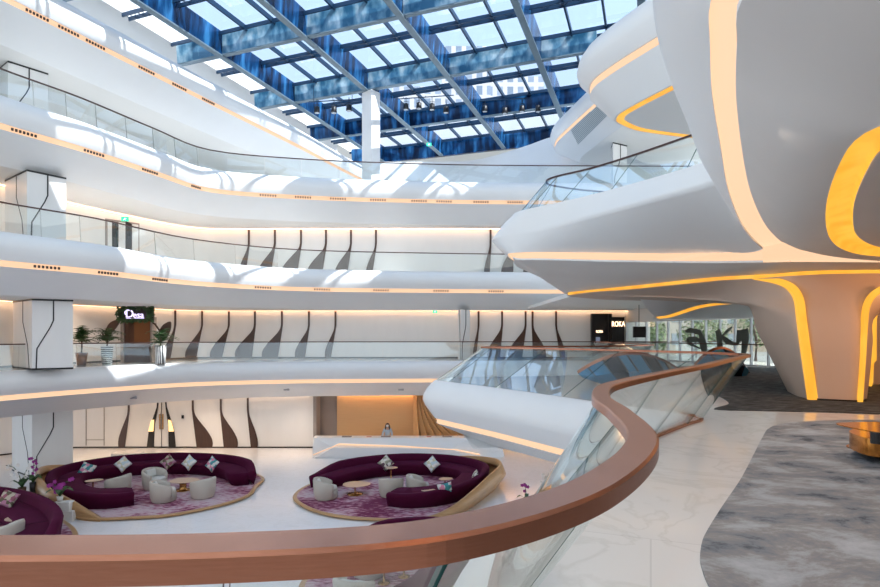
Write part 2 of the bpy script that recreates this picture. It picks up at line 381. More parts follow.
# ------------------------------------------------------------------ big upper mass (underside of the next level)
def ringsm(rows, k, mb, n=4): mb.grid([cr(r, n) for r in rows], k)
T_ = [W(-1.2,-3,5.25),W(.8,1,5.25),W(1.7,2.9,5.25),W(2.4,4.9,5.25),W(2.8,5.7,5.25),W(3.25,6.7,5.25),W(3.9,7.7,5.25),W(4.7,8.9,5.25),W(5.3,9.7,5.25),W(5.7,10.4,5.25),W(5.9,11.1,5.25),
      W(5.75,12.0,5.25),W(5.45,12.7,5.25),W(4.3,14.6,5.25),W(3.3,15.9,5.25),W(2.5,16.8,5.25),W(2.3,17.4,5.25),W(2.8,18.3,5.25),W(5,19.5,5.25),W(8.5,20.2,5.25),W(16,20.5,5.25)]
B_ = [W(-1.8,-3,4.6),W(.4,1.2,4.6),W(1.2,3.3,4.6),Q(652,-5,5.2),Q(658,40,5.9),Q(672,85,6.9),Q(688,125,8.0),Q(700,158,9.2),Q(708,172,10),Q(713,179,10.7),Q(715,181,11.2),
      Q(712,182,11.7),Q(660,197,12.6),Q(600,214,14.4),Q(545,229,16.2),Q(500,236,17.4),Q(491.5,240,18.0),W(2.2,19,4.7),W(4.5,20.3,4.7),W(8.5,21,4.7),W(16,21.3,4.7)]
S0 = [W(-1,-3,4.1),W(1.0,0.8,4.1),W(1.7,2.8,4.05),Q(711,0,4.2),Q(710,45,4.8),Q(712,95,5.6),Q(721,150,7.0),Q(728,190,8.6),Q(741,224,10.5),Q(753,240,12),Q(763,249,13),
      Q(750,252.5,13.3),Q(700,254,14.5),Q(600,253,16),Q(540,252,16.8),Q(512,253,17.2),Q(508,256,17.8),W(2.6,18.5,3.9),W(5,19.5,3.8),W(9,20,3.6),W(16,20.5,3.5)]
def mix(a, b, t, dz=0, out=0): return [p.lerp(q, t)+Vector((0,0,dz)) for p, q in zip(a, b)]
m = MB()
M1a = mix(T_,B_,.35); 
for k,p in enumerate(M1a): p.z += .06
TB = mix(T_,B_,.86); BS = mix(B_,S0,.05,-.02)
ringsm([T_,mix(T_,B_,.08),mix(T_,B_,.5,.06),TB,B_,BS,mix(B_,S0,.33,-.06),mix(B_,S0,.66,-.06),S0],0,m,4)
m.poly(cr(T_,3)+[W(16,-3,5.25)],0)
upper = tag(m.build('ceiling', white, None, True, weld=True), kind='structure')
M1e = [W(.8,-3.5,3.8),W(1.6,.6,3.8),W(1.95,2.4,3.78),Q(742,0,3.8),Q(737,45,4.35),Q(736,95,5.1),Q(742,150,6.4),Q(750,190,7.9),Q(762,219,9.6),Q(773,234,11),Q(788,244,11.8),Q(830,250,12),Q(900,255,12.2),Q(1000,258,12.4)]
LE = [Q(1000,263,12.4),Q(900,262.5,12.4),Q(830,262,12.6),Q(788,262,12.9),Q(763,262.5,13.2),Q(700,263,14.5),Q(600,261.5,16),Q(540,260,16.8),Q(518,260,17.1),Q(513,258,17.6),W(2.7,18.6,3.7),W(5,19.4,3.6),W(9,19.9,3.4),W(16,20.4,3.3)]
up = Vector((0,0,.05))
m = MB()
near0 = cr(S0[:11],4); near1 = cr(M1e[:11],4)
m.grid([[p+up for p in near0],[p+up for p in near1]])
far0 = cr(S0[10:],4); far1 = cr(LE[4:],4)
m.grid([[p+up for p in far0],[p+up for p in far1]])
apex = S0[10]; m.add([p+up for p in (apex, M1e[10], M1e[11], M1e[12], M1e[13], LE[0], LE[1], LE[2], LE[3], LE[4])], [tuple(range(10))])
m.build('light_strip', cove, upper, True)
# returns between strip and masses
m = MB(); m.grid([near0,[p+up for p in near0]]); m.grid([near1,[p+up for p in near1]]); m.grid([far0,[p+up for p in far0]]); m.grid([far1,[p+up for p in far1]])
m.build('recess_edge', white, upper)
YO = [W(4,-3,3.05),W(3.9,.8,3.05),W(3.8,2.4,3.05),W(3.6,3.2,3.05),W(3.4,3.75,3.05),Q(865,133,4.3),Q(840,163,5.1),Q(827,200,6.45),Q(826,225,7.9),Q(831,240,9.1),Q(842,249,10.1),Q(860,254.5,10.8),Q(890,257,11.1),Q(1000,259,11.4)]
YI = [W(4.5,-3,3.2),W(4.4,.8,3.2),W(4.2,2.6,3.2),W(4.05,3.5,3.2),W(3.85,4.0,3.2),Q(893,140,4.5),Q(869,166,5.3),Q(854,203,7.0),Q(854,228,8.4),Q(861,238,9.4),Q(874,244.5,10),Q(893,248,10.4),Q(920,250,10.7),Q(1000,251,11)]
m = MB()
mid = mix(M1e,YO,.5,-.12)
ringsm([M1e,mix(M1e,YO,.25,-.09),mid,mix(M1e,YO,.75,-.09),YO],0,m,4)
um = m.build('ceiling', dim_white, None, True); tag(um, kind='structure')
m = MB(); ringsm([[p+Vector((0,0,.0)) for p in YO],[p+Vector((0,0,.10)) for p in mix(YO,YI,.12)],[p+Vector((0,0,.10)) for p in mix(YO,YI,.88)],YI],0,m,4); m.build('amber_strip', yellow, um, True)
m = MB(); m.poly(cr([p-Vector((0,0,.02)) for p in YI],4)+[W(16,11.5,3.2),W(16,-3,3.2)]); tag(m.build('ceiling', dim_white), kind='structure')
# lower mass + column
Y0 = [Q(1000,268,13.3),Q(900,269.5,13.3),Q(830,270.3,13.4),Q(800,271.5,13.6),Q(772,274,14),Q(711,277.5,15.2),Q(640,285,17.2),Q(590,290,19),Q(568,292.5,20),Q(566,294,20.4),W(5.5,20.8,3.0),W(7.5,21,3.0),W(11,21.2,3.0),W(16,21.4,3.0)]
m = MB(); ringsm([LE,mix(LE,Y0,.3,-.02),mix(LE,Y0,.6,-.03),Y0],0,m,4)
lowm = m.build('ceiling', dim_white, None, True); tag(lowm, kind='structure')
C = [
 [Q(566,295.2,20.4),Q(640,288,17.2),Q(711,281,15.2),Q(755,278.5,14.2),Q(790,276,13.6),Q(830,274,13.4),Q(900,273,13.3),Q(1000,271.5,13.3)],
 [Q(600,296,19.5),Q(665,296.5,17.5),Q(715,297.5,16),Q(752,298,14.6),Q(796,295,13.5),Q(832,294,13.2),Q(868,292,13.0),Q(950,290,13)],
 [Q(744,303,15.8),Q(748,306,15.2),Q(757,308,14.6),Q(775,312,13.9),Q(799,314,13.3),Q(832,315,13),Q(864,316,12.8),Q(874,316,13.5)],
 [Q(757,331,15.4),Q(761,333,15),Q(770,335,14.4),Q(785,338,13.8),Q(803,341,13.2),Q(833,342,12.9),Q(863,343,12.7),Q(870,343,13.5)],
 [Q(773,362,15),Q(777,364,14.6),Q(784,366,14.1),Q(795,369,13.6),Q(807,372,13.1),Q(834,373,12.8),Q(862,374,12.6),Q(867,373,13.4)],
 [Q(788,391,15),Q(792,394,14.24),Q(797,396.5,13.66),Q(803,398,13.3),Q(812,400,12.92),Q(835,401.5,12.63),Q(860,402.2,12.5),Q(864,398,13.3)]]
for r_ in C:
    f0 = r_[0]; r_.insert(0, f0+Vector((2.2,2.6,0))); l0 = r_[-1]; r_.append(l0+Vector((.35,3.0,0)))
cols = [cr([C[i][j] for i in range(6)],5) for j in range(len(C[0]))]
rows = [cr([cols[j][i] for j in range(len(cols))],4) for i in range(len(cols[0]))]
m = MB(); m.grid(rows)
colo = m.build('wall_column', warm_tint, None, True); tag(colo, kind='structure')
m = MB(); ringsm([[p+Vector((0,.03,.02)) for p in [Y0[1],Y0[2],Y0[3],Y0[4],Y0[5],Y0[6],Y0[7],Y0[8]]],[p+Vector((0,.03,0)) for p in [Q(900,273,13.3),Q(830,274,13.4),Q(800,275.5,13.6),Q(772,278,14),Q(711,281.5,15.2),Q(640,288.5,17.2),Q(590,292.8,19),Q(568,295,20)]]],0,m,4)
m.build('amber_strip', yellow, colo, True)
def ribbon(pts, w, name, mat, parent, dy=-.03):
    pl = cr(pts, 5); m = MB(); a = []; b = []
    for i,p in enumerate(pl):
        d = (pl[min(i+1,len(pl)-1)]-pl[max(i-1,0)]).normalized(); u = Vector((d.z,0,-d.x)).normalized()
        ww = w(i/(len(pl)-1)) if callable(w) else w
        a.append(p-u*ww/2+Vector((0,dy,0))); b.append(p+u*ww/2+Vector((0,dy,0)))
    m.grid([a,b]); a2 = [p+Vector((0,.10,0)) for p in a]; b2 = [p+Vector((0,.10,0)) for p in b]
    m.grid([a2,a]); m.grid([b,b2]); return m.build(name, mat, parent, True)
ribbon([Q(752,277.5,14.3),Q(772,280,13.9),Q(789,286,13.5),Q(798,298,13.3),Q(801,318,13.2),Q(804,341,13.1),Q(808.5,372,13.0),Q(812.5,400.5,12.88)], lambda t: .10+.09*min(1,t*3), 'amber_strip', yellow, colo, -.06)
ribbon([Q(900,284,12.6),Q(884,288,12.7),Q(872,296,12.75),Q(866,308,12.75),Q(864,330,12.7),Q(862,365,12.6),Q(859.5,403,12.45)], lambda t: .13-.05*t, 'amber_strip', yellow, colo, -.05)
ribbon([Q(905,288,13.6),Q(886,292,13.6),Q(876,301,13.6),Q(871.5,318,13.6),Q(871,340,13.6),Q(871,364,13.6),Q(871,385,16.6)], .20, 'amber_strip', yellow, colo, -.05)
m = MB(); pb = [r[-1] for r in [cols[j] for j in range(len(cols))]]; pbs = cr(pb,4); 
m.grid([[p+Vector((0,-.012,0)) for p in setz(pbs,.0)],[p+Vector((0,-.012,0)) for p in setz(pbs,.05)]]); m.build('kick_plate', black, colo)
# second leg of the column, set further back
m = MB(); m.grid([[Vector((x+dx*k,y,z)) for x,y,dx in ((12.2,19,-.3),(12.4,17.2,-.3),(12.8,16.8,-.2),(14,16.6,0),(16,17,0))] for k,z in ((0,0),(.5,1.2),(1.6,2.2),(3,2.7),(6,3.05))])
leg2 = tag(m.build('wall_column_rear', warm_tint, None, True), kind='structure')
# next level up: floating pointed slab
E6 = [(11,2),(8.8,8),(6.9,12.3),(5.7,14.8),(4.95,16.5),(4.7,17.5),(5.0,18.5),(6.4,19.6),(10,20.6),(18,21.4)]
P6 = [(0,0),(.10,-.06),(.30,-.35),(.36,-.6),(.30,-.8),(.0,-1.12)]
P6b = [(-.05,-1.34),(-.30,-1.62),(-.55,-1.9),(-.8,-2.15)]
fo6, pl6, nr6 = slab(E6, 1, Z3, [(18,2)], n=5, prof=P6, prof2=P6b)
m = MB(); m.grid([offs(pl6,nr6,-.86,Z3-2.155),offs(pl6,nr6,-.90,Z3-2.17),offs(pl6,nr6,-1.06,Z3-2.17),offs(pl6,nr6,-1.10,Z3-2.155)]); m.build('amber_strip', yellow, fo6, True)
# railings for the pointed upper balcony
UB = [(10.5,8.1),(6.35,10.3),(6.15,11.2),(5.95,12.0),(5.6,12.7),(4.45,14.6),(3.45,15.9),(2.65,16.85),(2.45,17.4),(2.95,18.1),(5,19.3),(8.5,20.0),(16,20.3)]
UT = [(11.5,8.7),(7.3,10.6),(7.2,11.5),(7.0,12.3),(6.3,13.3),(5.3,15.0),(4.4,16.3),(3.6,17.1),(3.35,17.6),(3.6,18.15),(5.2,18.9),(8.5,19.5),(16,19.9)]
UB = UB[3:]; UT = UT[3:]
railing([W(*p) for p in UB], [W(*p) for p in UT], 4, 'leaning glass railing with thin dark handrail on the pointed upper balcony', .05, .04, darkrail, Z2, Z2+1.12, step=4)
# ------------------------------------------------------------------ glass roof
ZF = 16.7
O = Vector((-4.57,35.03,0)); A = Vector((.351,.936,0)); Bv = Vector((.936,-.351,0)); SA, SB = 6.65, 5.4
def gp(b, a, z): p = O+Bv*b+A*a; p.z = z; return p
def beam(mb, p, q, h, wf, ww, k_f, k_w, zb=ZF):
    d = (q-p); d.z = 0; d.normalize(); n = Vector((-d.y,d.x,0))
    def row(p): return [p+n*wf/2+W(0,0,zb), p+n*wf/2+W(0,0,zb+.07), p+n*ww/2+W(0,0,zb+.07), p+n*(ww/2+.10)+W(0,0,zb+h), p-n*(ww/2+.10)+W(0,0,zb+h), p-n*ww/2+W(0,0,zb+.07), p-n*wf/2+W(0,0,zb+.07), p-n*wf/2+W(0,0,zb)]
    a, b = row(p), row(q)
    ks = [k_f,k_f,k_w,k_w,k_w,k_f,k_f,k_f]
    for i in range(8):
        j = (i+1)%8; mb.add([a[i],a[j],b[j],b[i]], [(0,1,2,3)], ks[i])
    mb.add(a,[tuple(range(8))],k_w); mb.add(b,[tuple(range(7,-1,-1))],k_w)
roof = empty('glass_roof', (0,0,0), 0, 'large steel and blue glass roof grid high over the atrium', 'skylight')
A0, A1 = -3*SA, 2.02*SA
for k in range(-1, 4):
    m = MB(); beam(m, gp(k*SB,A0,0), gp(k*SB,A1,0), 1.3, .34, .16, 0, 1); m.build('main_beam', [bflange, bweb], roof)
for j in range(-3, 2):
    m = MB(); b1 = 16.6 if j < 0 else (13.9 if j == 0 else 13.0)
    beam(m, gp(-8.5,j*SA,0), gp(b1,j*SA,0), 1.15, .26, .12, 0, 1, ZF+.06); m.build('cross_beam', [bflange, bweb2 if j < 1 else bweb], roof)
# curved end beam
end = cr([gp(-8.3,A1-.6,0), gp(-3,A1,0), gp(3,A1+.1,0), gp(8,A1+.2,0), gp(12,A1-.9,0), gp(14,A1-3.2,0), gp(14.6,8.2,0)],5)
m = MB()
for p, q in zip(end, end[1:]): beam(m, p, q, 1.3, .3, .18, 1, 1)
m.build('end_beam', [bflange, bweb], roof)
ZP = ZF+1.3
def bx_between(m, p, q, w, z0, z1):
    d = (q-p); d.z = 0; L_ = d.length; d.normalize()
    M = Matrix(((d.x,-d.y,0,p.x),(d.y,d.x,0,p.y),(0,0,1,0),(0,0,0,1))); m.box(0,L_,-w/2,w/2,z0,z1,0,M)
for j in range(-3, 2):
    for k in range(-2, 3):
        m = MB(); b0, a0 = k*SB, j*SA
        if k == -2: b0 = -8.6
        bw = (k+1)*SB-b0
        nb = 3 if k > -2 else 2
        if j == 1 and k == 2: nb = 3
        for i in range(1, nb):
            bx_between(m, gp(b0+i*bw/nb,a0,0), gp(b0+i*bw/nb,a0+SA,0), .10, ZP-.25, ZP)
        for t in (.06,.47,.53,.94):
            bx_between(m, gp(b0,a0+t*SA,0), gp(b0+bw,a0+t*SA,0), .07, ZP-.30, ZP-.1)
        # little zigzag lacing of the double purlins
        n = 12
        for i in range(n):
            p = gp(b0+bw*i/n, a0+SA*(.47 if i%2 else .53), ZP-.2); q = gp(b0+bw*(i+1)/n, a0+SA*(.53 if i%2 else .47), ZP-.2)
            m.tube([p,q], .02, 3)
        m.build('purlin_frame', purl, roof)
        if not (k == 2 and j == 1):
            m = MB(); m.add([gp(b0,a0,ZP+.02),gp(b0+bw,a0,ZP+.02),gp(b0+bw,a0+SA,ZP+.02),gp(b0,a0+SA,ZP+.02)],[(0,1,2,3)]); m.build('glass_pane', skyglass, roof)
m = MB(); pe = [gp(2*SB,SA,ZP+.02)]+[Vector((p.x,p.y,ZP+.02)) for p in end if (p-O).dot(Bv) > 2*SB-.3]+[gp(14.4,SA,ZP+.02)]; m.poly(pe); m.build('glass_pane', skyglass, roof)
# tall white column carrying the roof
def column(name, corners, z0, z1, label, lines=True, capm=True):
    """corners: plan points, first the one turned to us"""
    c0 = corners[0]; r = empty(name, (c0[0],c0[1],z0), 0, label, 'column')
    pts = [Vector((x-c0[0],y-c0[1],0)) for x,y in corners]; h = z1-z0
    m = MB(); m.grid([setz(pts,0)+[setz(pts,0)[0]], setz(pts,h)+[setz(pts,h)[0]]]); m.build('cladding', wallw, r)
    cen = sum(pts, Vector())/len(pts)
    out = [cen+(p-cen)*1.012 for p in pts]
    if capm:
        for z in (.0, h-.075):
            m = MB(); m.grid([setz(out,z)+[setz(out,z)[0]], setz(out,z+.075)+[setz(out,z+.075)[0]]]); m.build('black_band', black, r)
    if lines:
        def face(p, q, prof):
            d = q-p; n = Vector((d.y,-d.x,0)).normalized()
            if n.y > 0: n = -n
            m = MB(); a = []; b = []
            for t, zz in prof:
                a.append(p+d*(t)+n*.015+W(0,0,zz*h)); b.append(p+d*t+d.normalized()*.05+n*.015+W(0,0,zz*h))
            m.grid([a,b]); m.grid([[x-n*.02 for x in a],a]); m.grid([b,[x-n*.02 for x in b]]); m.build('groove', black, r)
        face(pts[0], pts[1], [(.50,1),(.50,.70),(.42,.60),(.10,.30),(.08,0)])
        face(pts[0], pts[-1], [(.45,1),(.45,.68),(.2,.34),(.12,.0)])
    return r
def colpx(name, z0, z1, pxs, Ys, label, **k):
    c = [((px-CX)/F*Y, Y) for px, Y in zip(pxs, Ys)]
    far = (c[1][0]+c[2][0]-c[0][0], c[1][1]+c[2][1]-c[0][1])
    return column(name, [c[0], c[1], far, c[2]], z0, z1, label, **k)
colpx('clad_column', 0, 3.05, (32,73,13), (23.9,24.7,25.6), 'white faceted column with black curved grooves beside the restaurant entrance')
colpx('clad_column', Z2, 8.3, (27,66,5), (23.0,24.2,24.6), 'white faceted column with black curved grooves on the middle gallery')
colpx('clad_column', Z3, 13.55, (8,48,-14), (24.6,25.8,26.4), 'white faceted column with black grooves on the third gallery')
colpx('clad_column', G, -2.2, (32,73,12), (28.6,29.5,30.2), 'white faceted column with black grooves behind the orchids in the lobby')
colpx('clad_column', 0, 3.05, (461,470,458), (34.0,34.6,34.8), 'slim white column between walnut fins on the lowest gallery', capm=False)
colpx('clad_column', Z3, 13.55, (613,627,611), (35,35.6,36), 'pale column with black top band behind the pointed upper balcony')
colpx('clad_column', Z3, ZF, (371.5,380,362), (34.6,35.2,35.2), 'tall white column rising to the glass roof', capm=False, lines=False)
# ------------------------------------------------------------------ roof shell round the glass roof, added to block sun; unseen hall enclosure
m = MB()
hole = [gp(-8.7,A0,20),gp(12.5,A0,20),gp(13.0,-12.5,20),gp(16.7,-9,20),gp(16.7,8,20),gp(15,SA*2,20),gp(-8.7,A1+.4,20)]
big = [W(-36,-30,20),W(30,-30,20),W(30,60,20),W(-36,60,20)]
t = tessellate_polygon([big, hole]); vv = big+hole
m.add(vv, [tuple(x) for x in t]); m.add([v+W(0,0,.4) for v in vv], [tuple(x) for x in t])
tag(m.build('ceiling', ceilw), kind='structure')
m = MB(); m.grid([[p+W(0,0,-2.0) for p in hole+hole[:1]],[p for p in hole+hole[:1]]]); tag(m.build('trim_90', white), kind='structure')
def boxo(name, x0,x1,y0,y1,z0,z1, mat, parent=None, bevel=0):
    m = MB(); m.box(x0,x1,y0,y1,z0,z1); return m.build(name, mat, parent, bevel=bevel)
tag(boxo('wall_unseen_right', 17.6,17.9,-6,24,0,5.2, nmat('unseen_wall_taupe',(.45,.36,.30),.7)), kind='structure')  # unseen hall walls added to darken the soffit
tag(boxo('wall_unseen_back', -16,17.9,-6.2,-6,G,5.2, MATS['unseen_wall_taupe']), kind='structure')
# ------------------------------------------------------------------ carpets on the mezzanine
def flat(name, pts, z, h, mat, label, cat='carpet', n=4):
    pl = cr([W(p[0],p[1],0) for p in pts], n, True); c = pl[0].copy(); r = [p-c for p in pl]
    m = MB(); m.poly(setz(r,h)); m.grid([setz(r,0)+[setz(r,0)[0]], setz(r,h)+[setz(r,h)[0]]])
    o = m.build(name, mat); o.location = (c.x,c.y,z); return tag(o, label, cat)
def fl(px, py): y = F*EYE/(py-HY); return ((px-CX)/F*y, y)
flat('carpet', [fl(700,557),fl(704,538),fl(722,508),fl(742,478),fl(763,437),fl(769,429),fl(784,424),fl(823,421.3),fl(880,420.5),(10,9.7),(12,8),(12,0),(6,-2),(2.5,-2),(1.5,2.0),fl(712,592),fl(702,570)], .002, .012, carpetB, 'large pale grey marbled carpet with rounded corner beside the copper discs', n=4)
flat('carpet', [fl(714,409.5),(6.3,12.2),(6.9,14),(7.5,17),(8.6,21),(9.6,26.0),(13,26.6),(16,24.5),(16.8,20),(16.8,12),(11,10.2),fl(880,414.5),fl(823,412.5),fl(749,410.8)], .002, .012, carpetA, 'dark slate wave patterned carpet around the flared column', n=4)
# copper disc tables
def pz_(px, py, z): y = F*(EYE-z)/(py-HY); return W((px-CX)/F*y, y, z)
dt = empty('disc_table', (5.4,7.0,.014), 0, 'low polished copper table of stacked pointed discs on the pale grey carpet', 'table')
def leafslab(name, pts, z, h, mat):
    pl = cr([pz_(x,y,z)-W(5.4,7.0,.014) for x,y in pts], 5, True); m = MB()
    m.poly(setz(pl,z+h-.014)); m.grid([setz(pl,z-.014)+[setz(pl,z-.014)[0]], setz(pl,z+h-.014)+[setz(pl,z+h-.014)[0]]]); m.poly(setz(pl,z-.014)); m.build(name, mat, dt)
leafslab('table_top', [(836,424.2),(850,428),(865,431),(880,433.5),(910,436),(945,433),(950,427),(920,423.6),(880,422.8),(855,423)], .40, .012, bronze)
leafslab('drum', [(849,447),(856,451.5),(868,455.5),(885,457.5),(920,457),(940,450),(915,443.5),(880,442.5),(858,443.5)], .10, .20, bronze)
leafslab('neck', [(870,443),(885,445),(905,445),(900,439),(885,438)], .28, .13, black)
leafslab('base', [(846,446.5),(858,451),(870,454),(885,456),(920,457),(945,450),(920,444),(880,443),(856,444)], .015, .012, bronze)
# ------------------------------------------------------------------ walnut fins let into the gallery walls
def fin(pxt, b0, b1, z0, z1, label, group, side=0, wt=None, mat=None, y=None):
    """pxt: column of the thin top line, b0..b1: the foot"""
    wt = wt or 1.9
    prof = [(0,0),(.30,.0),(.42,.10),(.55,.38),(.68,.68),(.82,.93),(.92,1.0),(1,.97)]
    L_, R_ = [], []
    for t, s in cr([W(p[0],p[1]) for p in prof],3) and [(v.x,v.y) for v in cr([W(p[0],p[1]) for p in prof],3)]:
        z = z1+(z0-z1)*t
        xl0, xr0 = pxt-wt/2, pxt+wt/2
        s2 = max(0,min(1,(t-.30)/.7)); 
        if side == 0:   # swells towards the first foot edge, the other edge drifts slowly
            xl = xl0+(b0-xl0)*s; xr = xr0+(b1-xr0)*(s2**1.0)
        else:
            xr = xr0+(b1-xr0)*s; xl = xl0+(b0-xl0)*(s2**1.0)
        L_.append((xl,z)); R_.append((xr,z))
    def P3(px, z):
        if y: return Vector(((px-CX)/F*y, y, z)), W(0,-1,0)
        p, n_ = wallpt(px); return Vector((p.x,p.y,z)), n_
    org, _ = P3(pxt, z0); 
    a = []; b = []; af = []; bf = []
    for (xl,z),(xr,_) in zip(L_,R_):
        p, n_ = P3(xl,z); a.append(p+n_*.012-org); af.append(p+n_*.05-org)
        p, n_ = P3(xr,z); b.append(p+n_*.012-org); bf.append(p+n_*.05-org)
    m = MB(); m.grid([af,bf]); m.grid([a,af]); m.grid([bf,b])
    o = m.build('wall_fin', mat or brown); o.location = org
    return tag(o, label, 'wall panel', group)
ords = ['first','second','third','fourth','fifth','sixth','seventh','eighth']
def fins(lst, z0, z1, where, group, frm, side=0, **k):
    for i,(t,b0,b1) in enumerate(lst):
        w_ = {0:'slender',1:'medium',2:'broad'}[0 if b1-b0 < 9 else (1 if b1-b0 < 13 else 2)]
        fin(t,b0,b1,z0,z1, '%s walnut fin, %s %s, %s' % (w_, ords[i], frm, where), group, side, **k)
fins([(249,239,245.5),(275,258,270.5),(301,281,297),(326,307,322),(351,335,347),(376,366,372)], Z2+.02, 8.28, 'on the middle gallery wall', 'walnut fins of the middle gallery', 'from the corner')
fins([(490.5,484,489.5),(513,501,513),(536,523,537)], Z2+.02, 8.28, 'beside the pointed balcony upstairs', 'walnut fins by the pointed upper balcony', 'along the wall', y=35.93)
fins([(175,163,170),(202,185,196),(229,210,222),(255,235,252),(282,262,278),(309,295,305),(335.5,325,331)], .02, 3.04, 'on the lowest gallery wall', 'walnut fins of the lowest gallery', 'from the restaurant')
fins([(478.5,473,476),(502,487,500),(525.5,508,522)], .02, 3.04, 'past the slim white column', 'walnut fins past the slim column', 'along the wall')
fins([(532.5,533,546),(556,560,565)], .02, 3.04, 'curling the other way near the black shop front', 'walnut fins near the black shop front', 'before the shop', side=1)
WPATH[0] = LWs
fins([(193,197,213),(221,224,238),(248,251,258)], G+.02, -2.25, 'on the lobby wall past the double door', 'walnut fins on the lobby wall', 'after the door', side=1)
fins([(129,118.5,125)], G+.02, -2.25, 'on the lobby wall before the double door', 'walnut fin before the door', 'alone')
# lobby double door with flared lit reveals
def P_w(px, z, o=.03): p, n_ = wallpt(px); return Vector((p.x,p.y,z))+n_*o
p0, n0 = wallpt(162); org = Vector((p0.x,p0.y,G))
dr = empty('double_door', org, 0, 'pale double door between two flared dark reveals in the lobby wall', 'door')
def poly_w(pts, name, mat, parent, org, o1=.05, o0=.01):
    m = MB(); a = [P_w(x,z,o1)-org for x,z in pts]; b = [P_w(x,z,o0)-org for x,z in pts]
    m.add(a, [tuple(range(len(a)))]); n = len(a); m.add(a+b, [(i,(i+1)%n,(i+1)%n+n,i+n) for i in range(n)]); return m.build(name, mat, parent)
H = lambda t: G+.02+t*3.5
poly_w([(158,H(1)),(159.4,H(1)),(158,H(.72)),(155,H(.42)),(154,H(.0)),(147,H(0)),(149,H(.3)),(152.5,H(.5)),(157,H(.75))],'reveal',vent,dr,org)
poly_w([(164.6,H(1)),(166,H(1)),(167,H(.75)),(171.5,H(.5)),(174.5,H(.3)),(176,H(0)),(169,H(0)),(168.5,H(.42)),(166,H(.72))],'reveal',vent,dr,org)
lit = nmat('lit_reveal', (.8,.55,.25), .5, 0, (1,.62,.25), .9)
poly_w([(151.5,H(.50)),(154.6,H(.52)),(153.8,H(.30)),(148.8,H(.30))],'lit_niche',lit,dr,org,.06)
poly_w([(168.6,H(.52)),(171.5,H(.50)),(174.3,H(.30)),(169.2,H(.30))],'lit_niche',lit,dr,org,.06)
for x in (160.3,163.3): poly_w([(x-.35,H(.62)),(x+.35,H(.62)),(x+.35,H(.34)),(x-.35,H(.34))],'door_handle',brass,dr,org,.09)
poly_w([(161.7,H(.98)),(161.9,H(.98)),(161.9,H(0)),(161.7,H(0))],'door_gap',vent,dr,org,.055)
# plain concealed doors (thin seams)
m0 = P_w(92,G); dd = empty('service_door', m0, 0, 'flush pale service door beside the double door in the lobby', 'door'); dd['label'] = 'flush pale service door near the lobby column'
for a,b,c,d in ((86,H(.92),86.6,H(.04)),(104,H(.92),104.6,H(.04)),(86,H(.93),104.6,H(.915)),(86,H(.15),104.6,H(.14))):
    poly_w([(a,b),(c,b),(c,d),(a,d)],'seam',grey,dd,m0,.035)
o = poly_w([(182,H(.60)),(184,H(.60)),(184,H(.54)),(182,H(.54))],'card_reader',black,None,W(0,0,0),.08); tag(o,'small black card reader on the lobby wall beside the double door','card reader')
# dark skirting
m = MB(); pp = [p for p in low]; nrl = normals(pp,-1); m.grid([offs(pp,nrl,.02,G),offs(pp,nrl,.02,G+.09)]); tag(m.build('baseboard_lobby', vent), kind='structure')
for z,nm in ((0,'baseboard_gallery_one'),(Z2,'baseboard_gallery_two')):
    nrl2 = normals(WLs,-1); m = MB(); m.grid([offs(WLs,nrl2,.02,z),offs(WLs,nrl2,.02,z+.09)]); tag(m.build(nm, vent), kind='structure')
# warm cove lamps hidden at the wall tops: long slim lamps in the ceiling slot
def slotlamp(pl, z, name, nr, strength=1.0):
    m = MB(); m.grid([offs(pl,nr,.10,z),offs(pl,nr,.22,z)]); return m.build(name, MATS['slot_lamp'])
nmat('slot_lamp', (1,.7,.5), .5, 0, (1,.60,.34), 4.0)
nr_ = normals(WLs,-1)
tag(slotlamp(WLs,3.04,'wall_slot_lamp',nr_),'slim warm light slot over the lowest gallery wall','light')
tag(slotlamp(WLs,8.02 if False else Z3-2.22,'wall_slot_lamp',nr_),'slim warm light slot over the middle gallery wall','light')
tag(slotlamp(low,-2.21,'wall_slot_lamp',normals(low,-1)),'slim warm light slot over the lobby wall','light')
gl_ = [W(-6.7,37,0),W(0,37,0),W(8,37,0)]
nmat('slot_lamp', (1,.7,.4), .5, 0, (1,.58,.28), 16.0)
tag(slotlamp(gl_,-2.21,'wall_slot_lamp',normals(gl_,-1)),'amber light slot over the reception veneer wall','light')
# folded amber drapery of veneer behind the desk
dx = empty('veneer_folds', (-.9,36.9,G), 0, 'flowing folded amber veneer ribs fanning out behind the reception desk', 'wall sculpture')
for i in range(8):
    t = i/7; pts = []
    for k in range(9):
        s = k/8; xx = -.65+.42*i*(.30+.7*s**1.7)+.5*s**2*t*4.2-.2; pts.append(W(xx,-.12-.05*i,3.55*(1-s)))
    pts2 = [p+W(.20+.22*(k/8)*(1+t),-.30,0) for k,p in enumerate(pts)]; pts3 = [p+W(.26+.26*(k/8)*(1+t),.16,0) for k,p in enumerate(pts)]
    m = MB(); m.grid([cr(pts,2),cr(pts2,2),cr(pts3,2)]); m.build('fold', gold, dx, False)
WPATH[0] = WLs
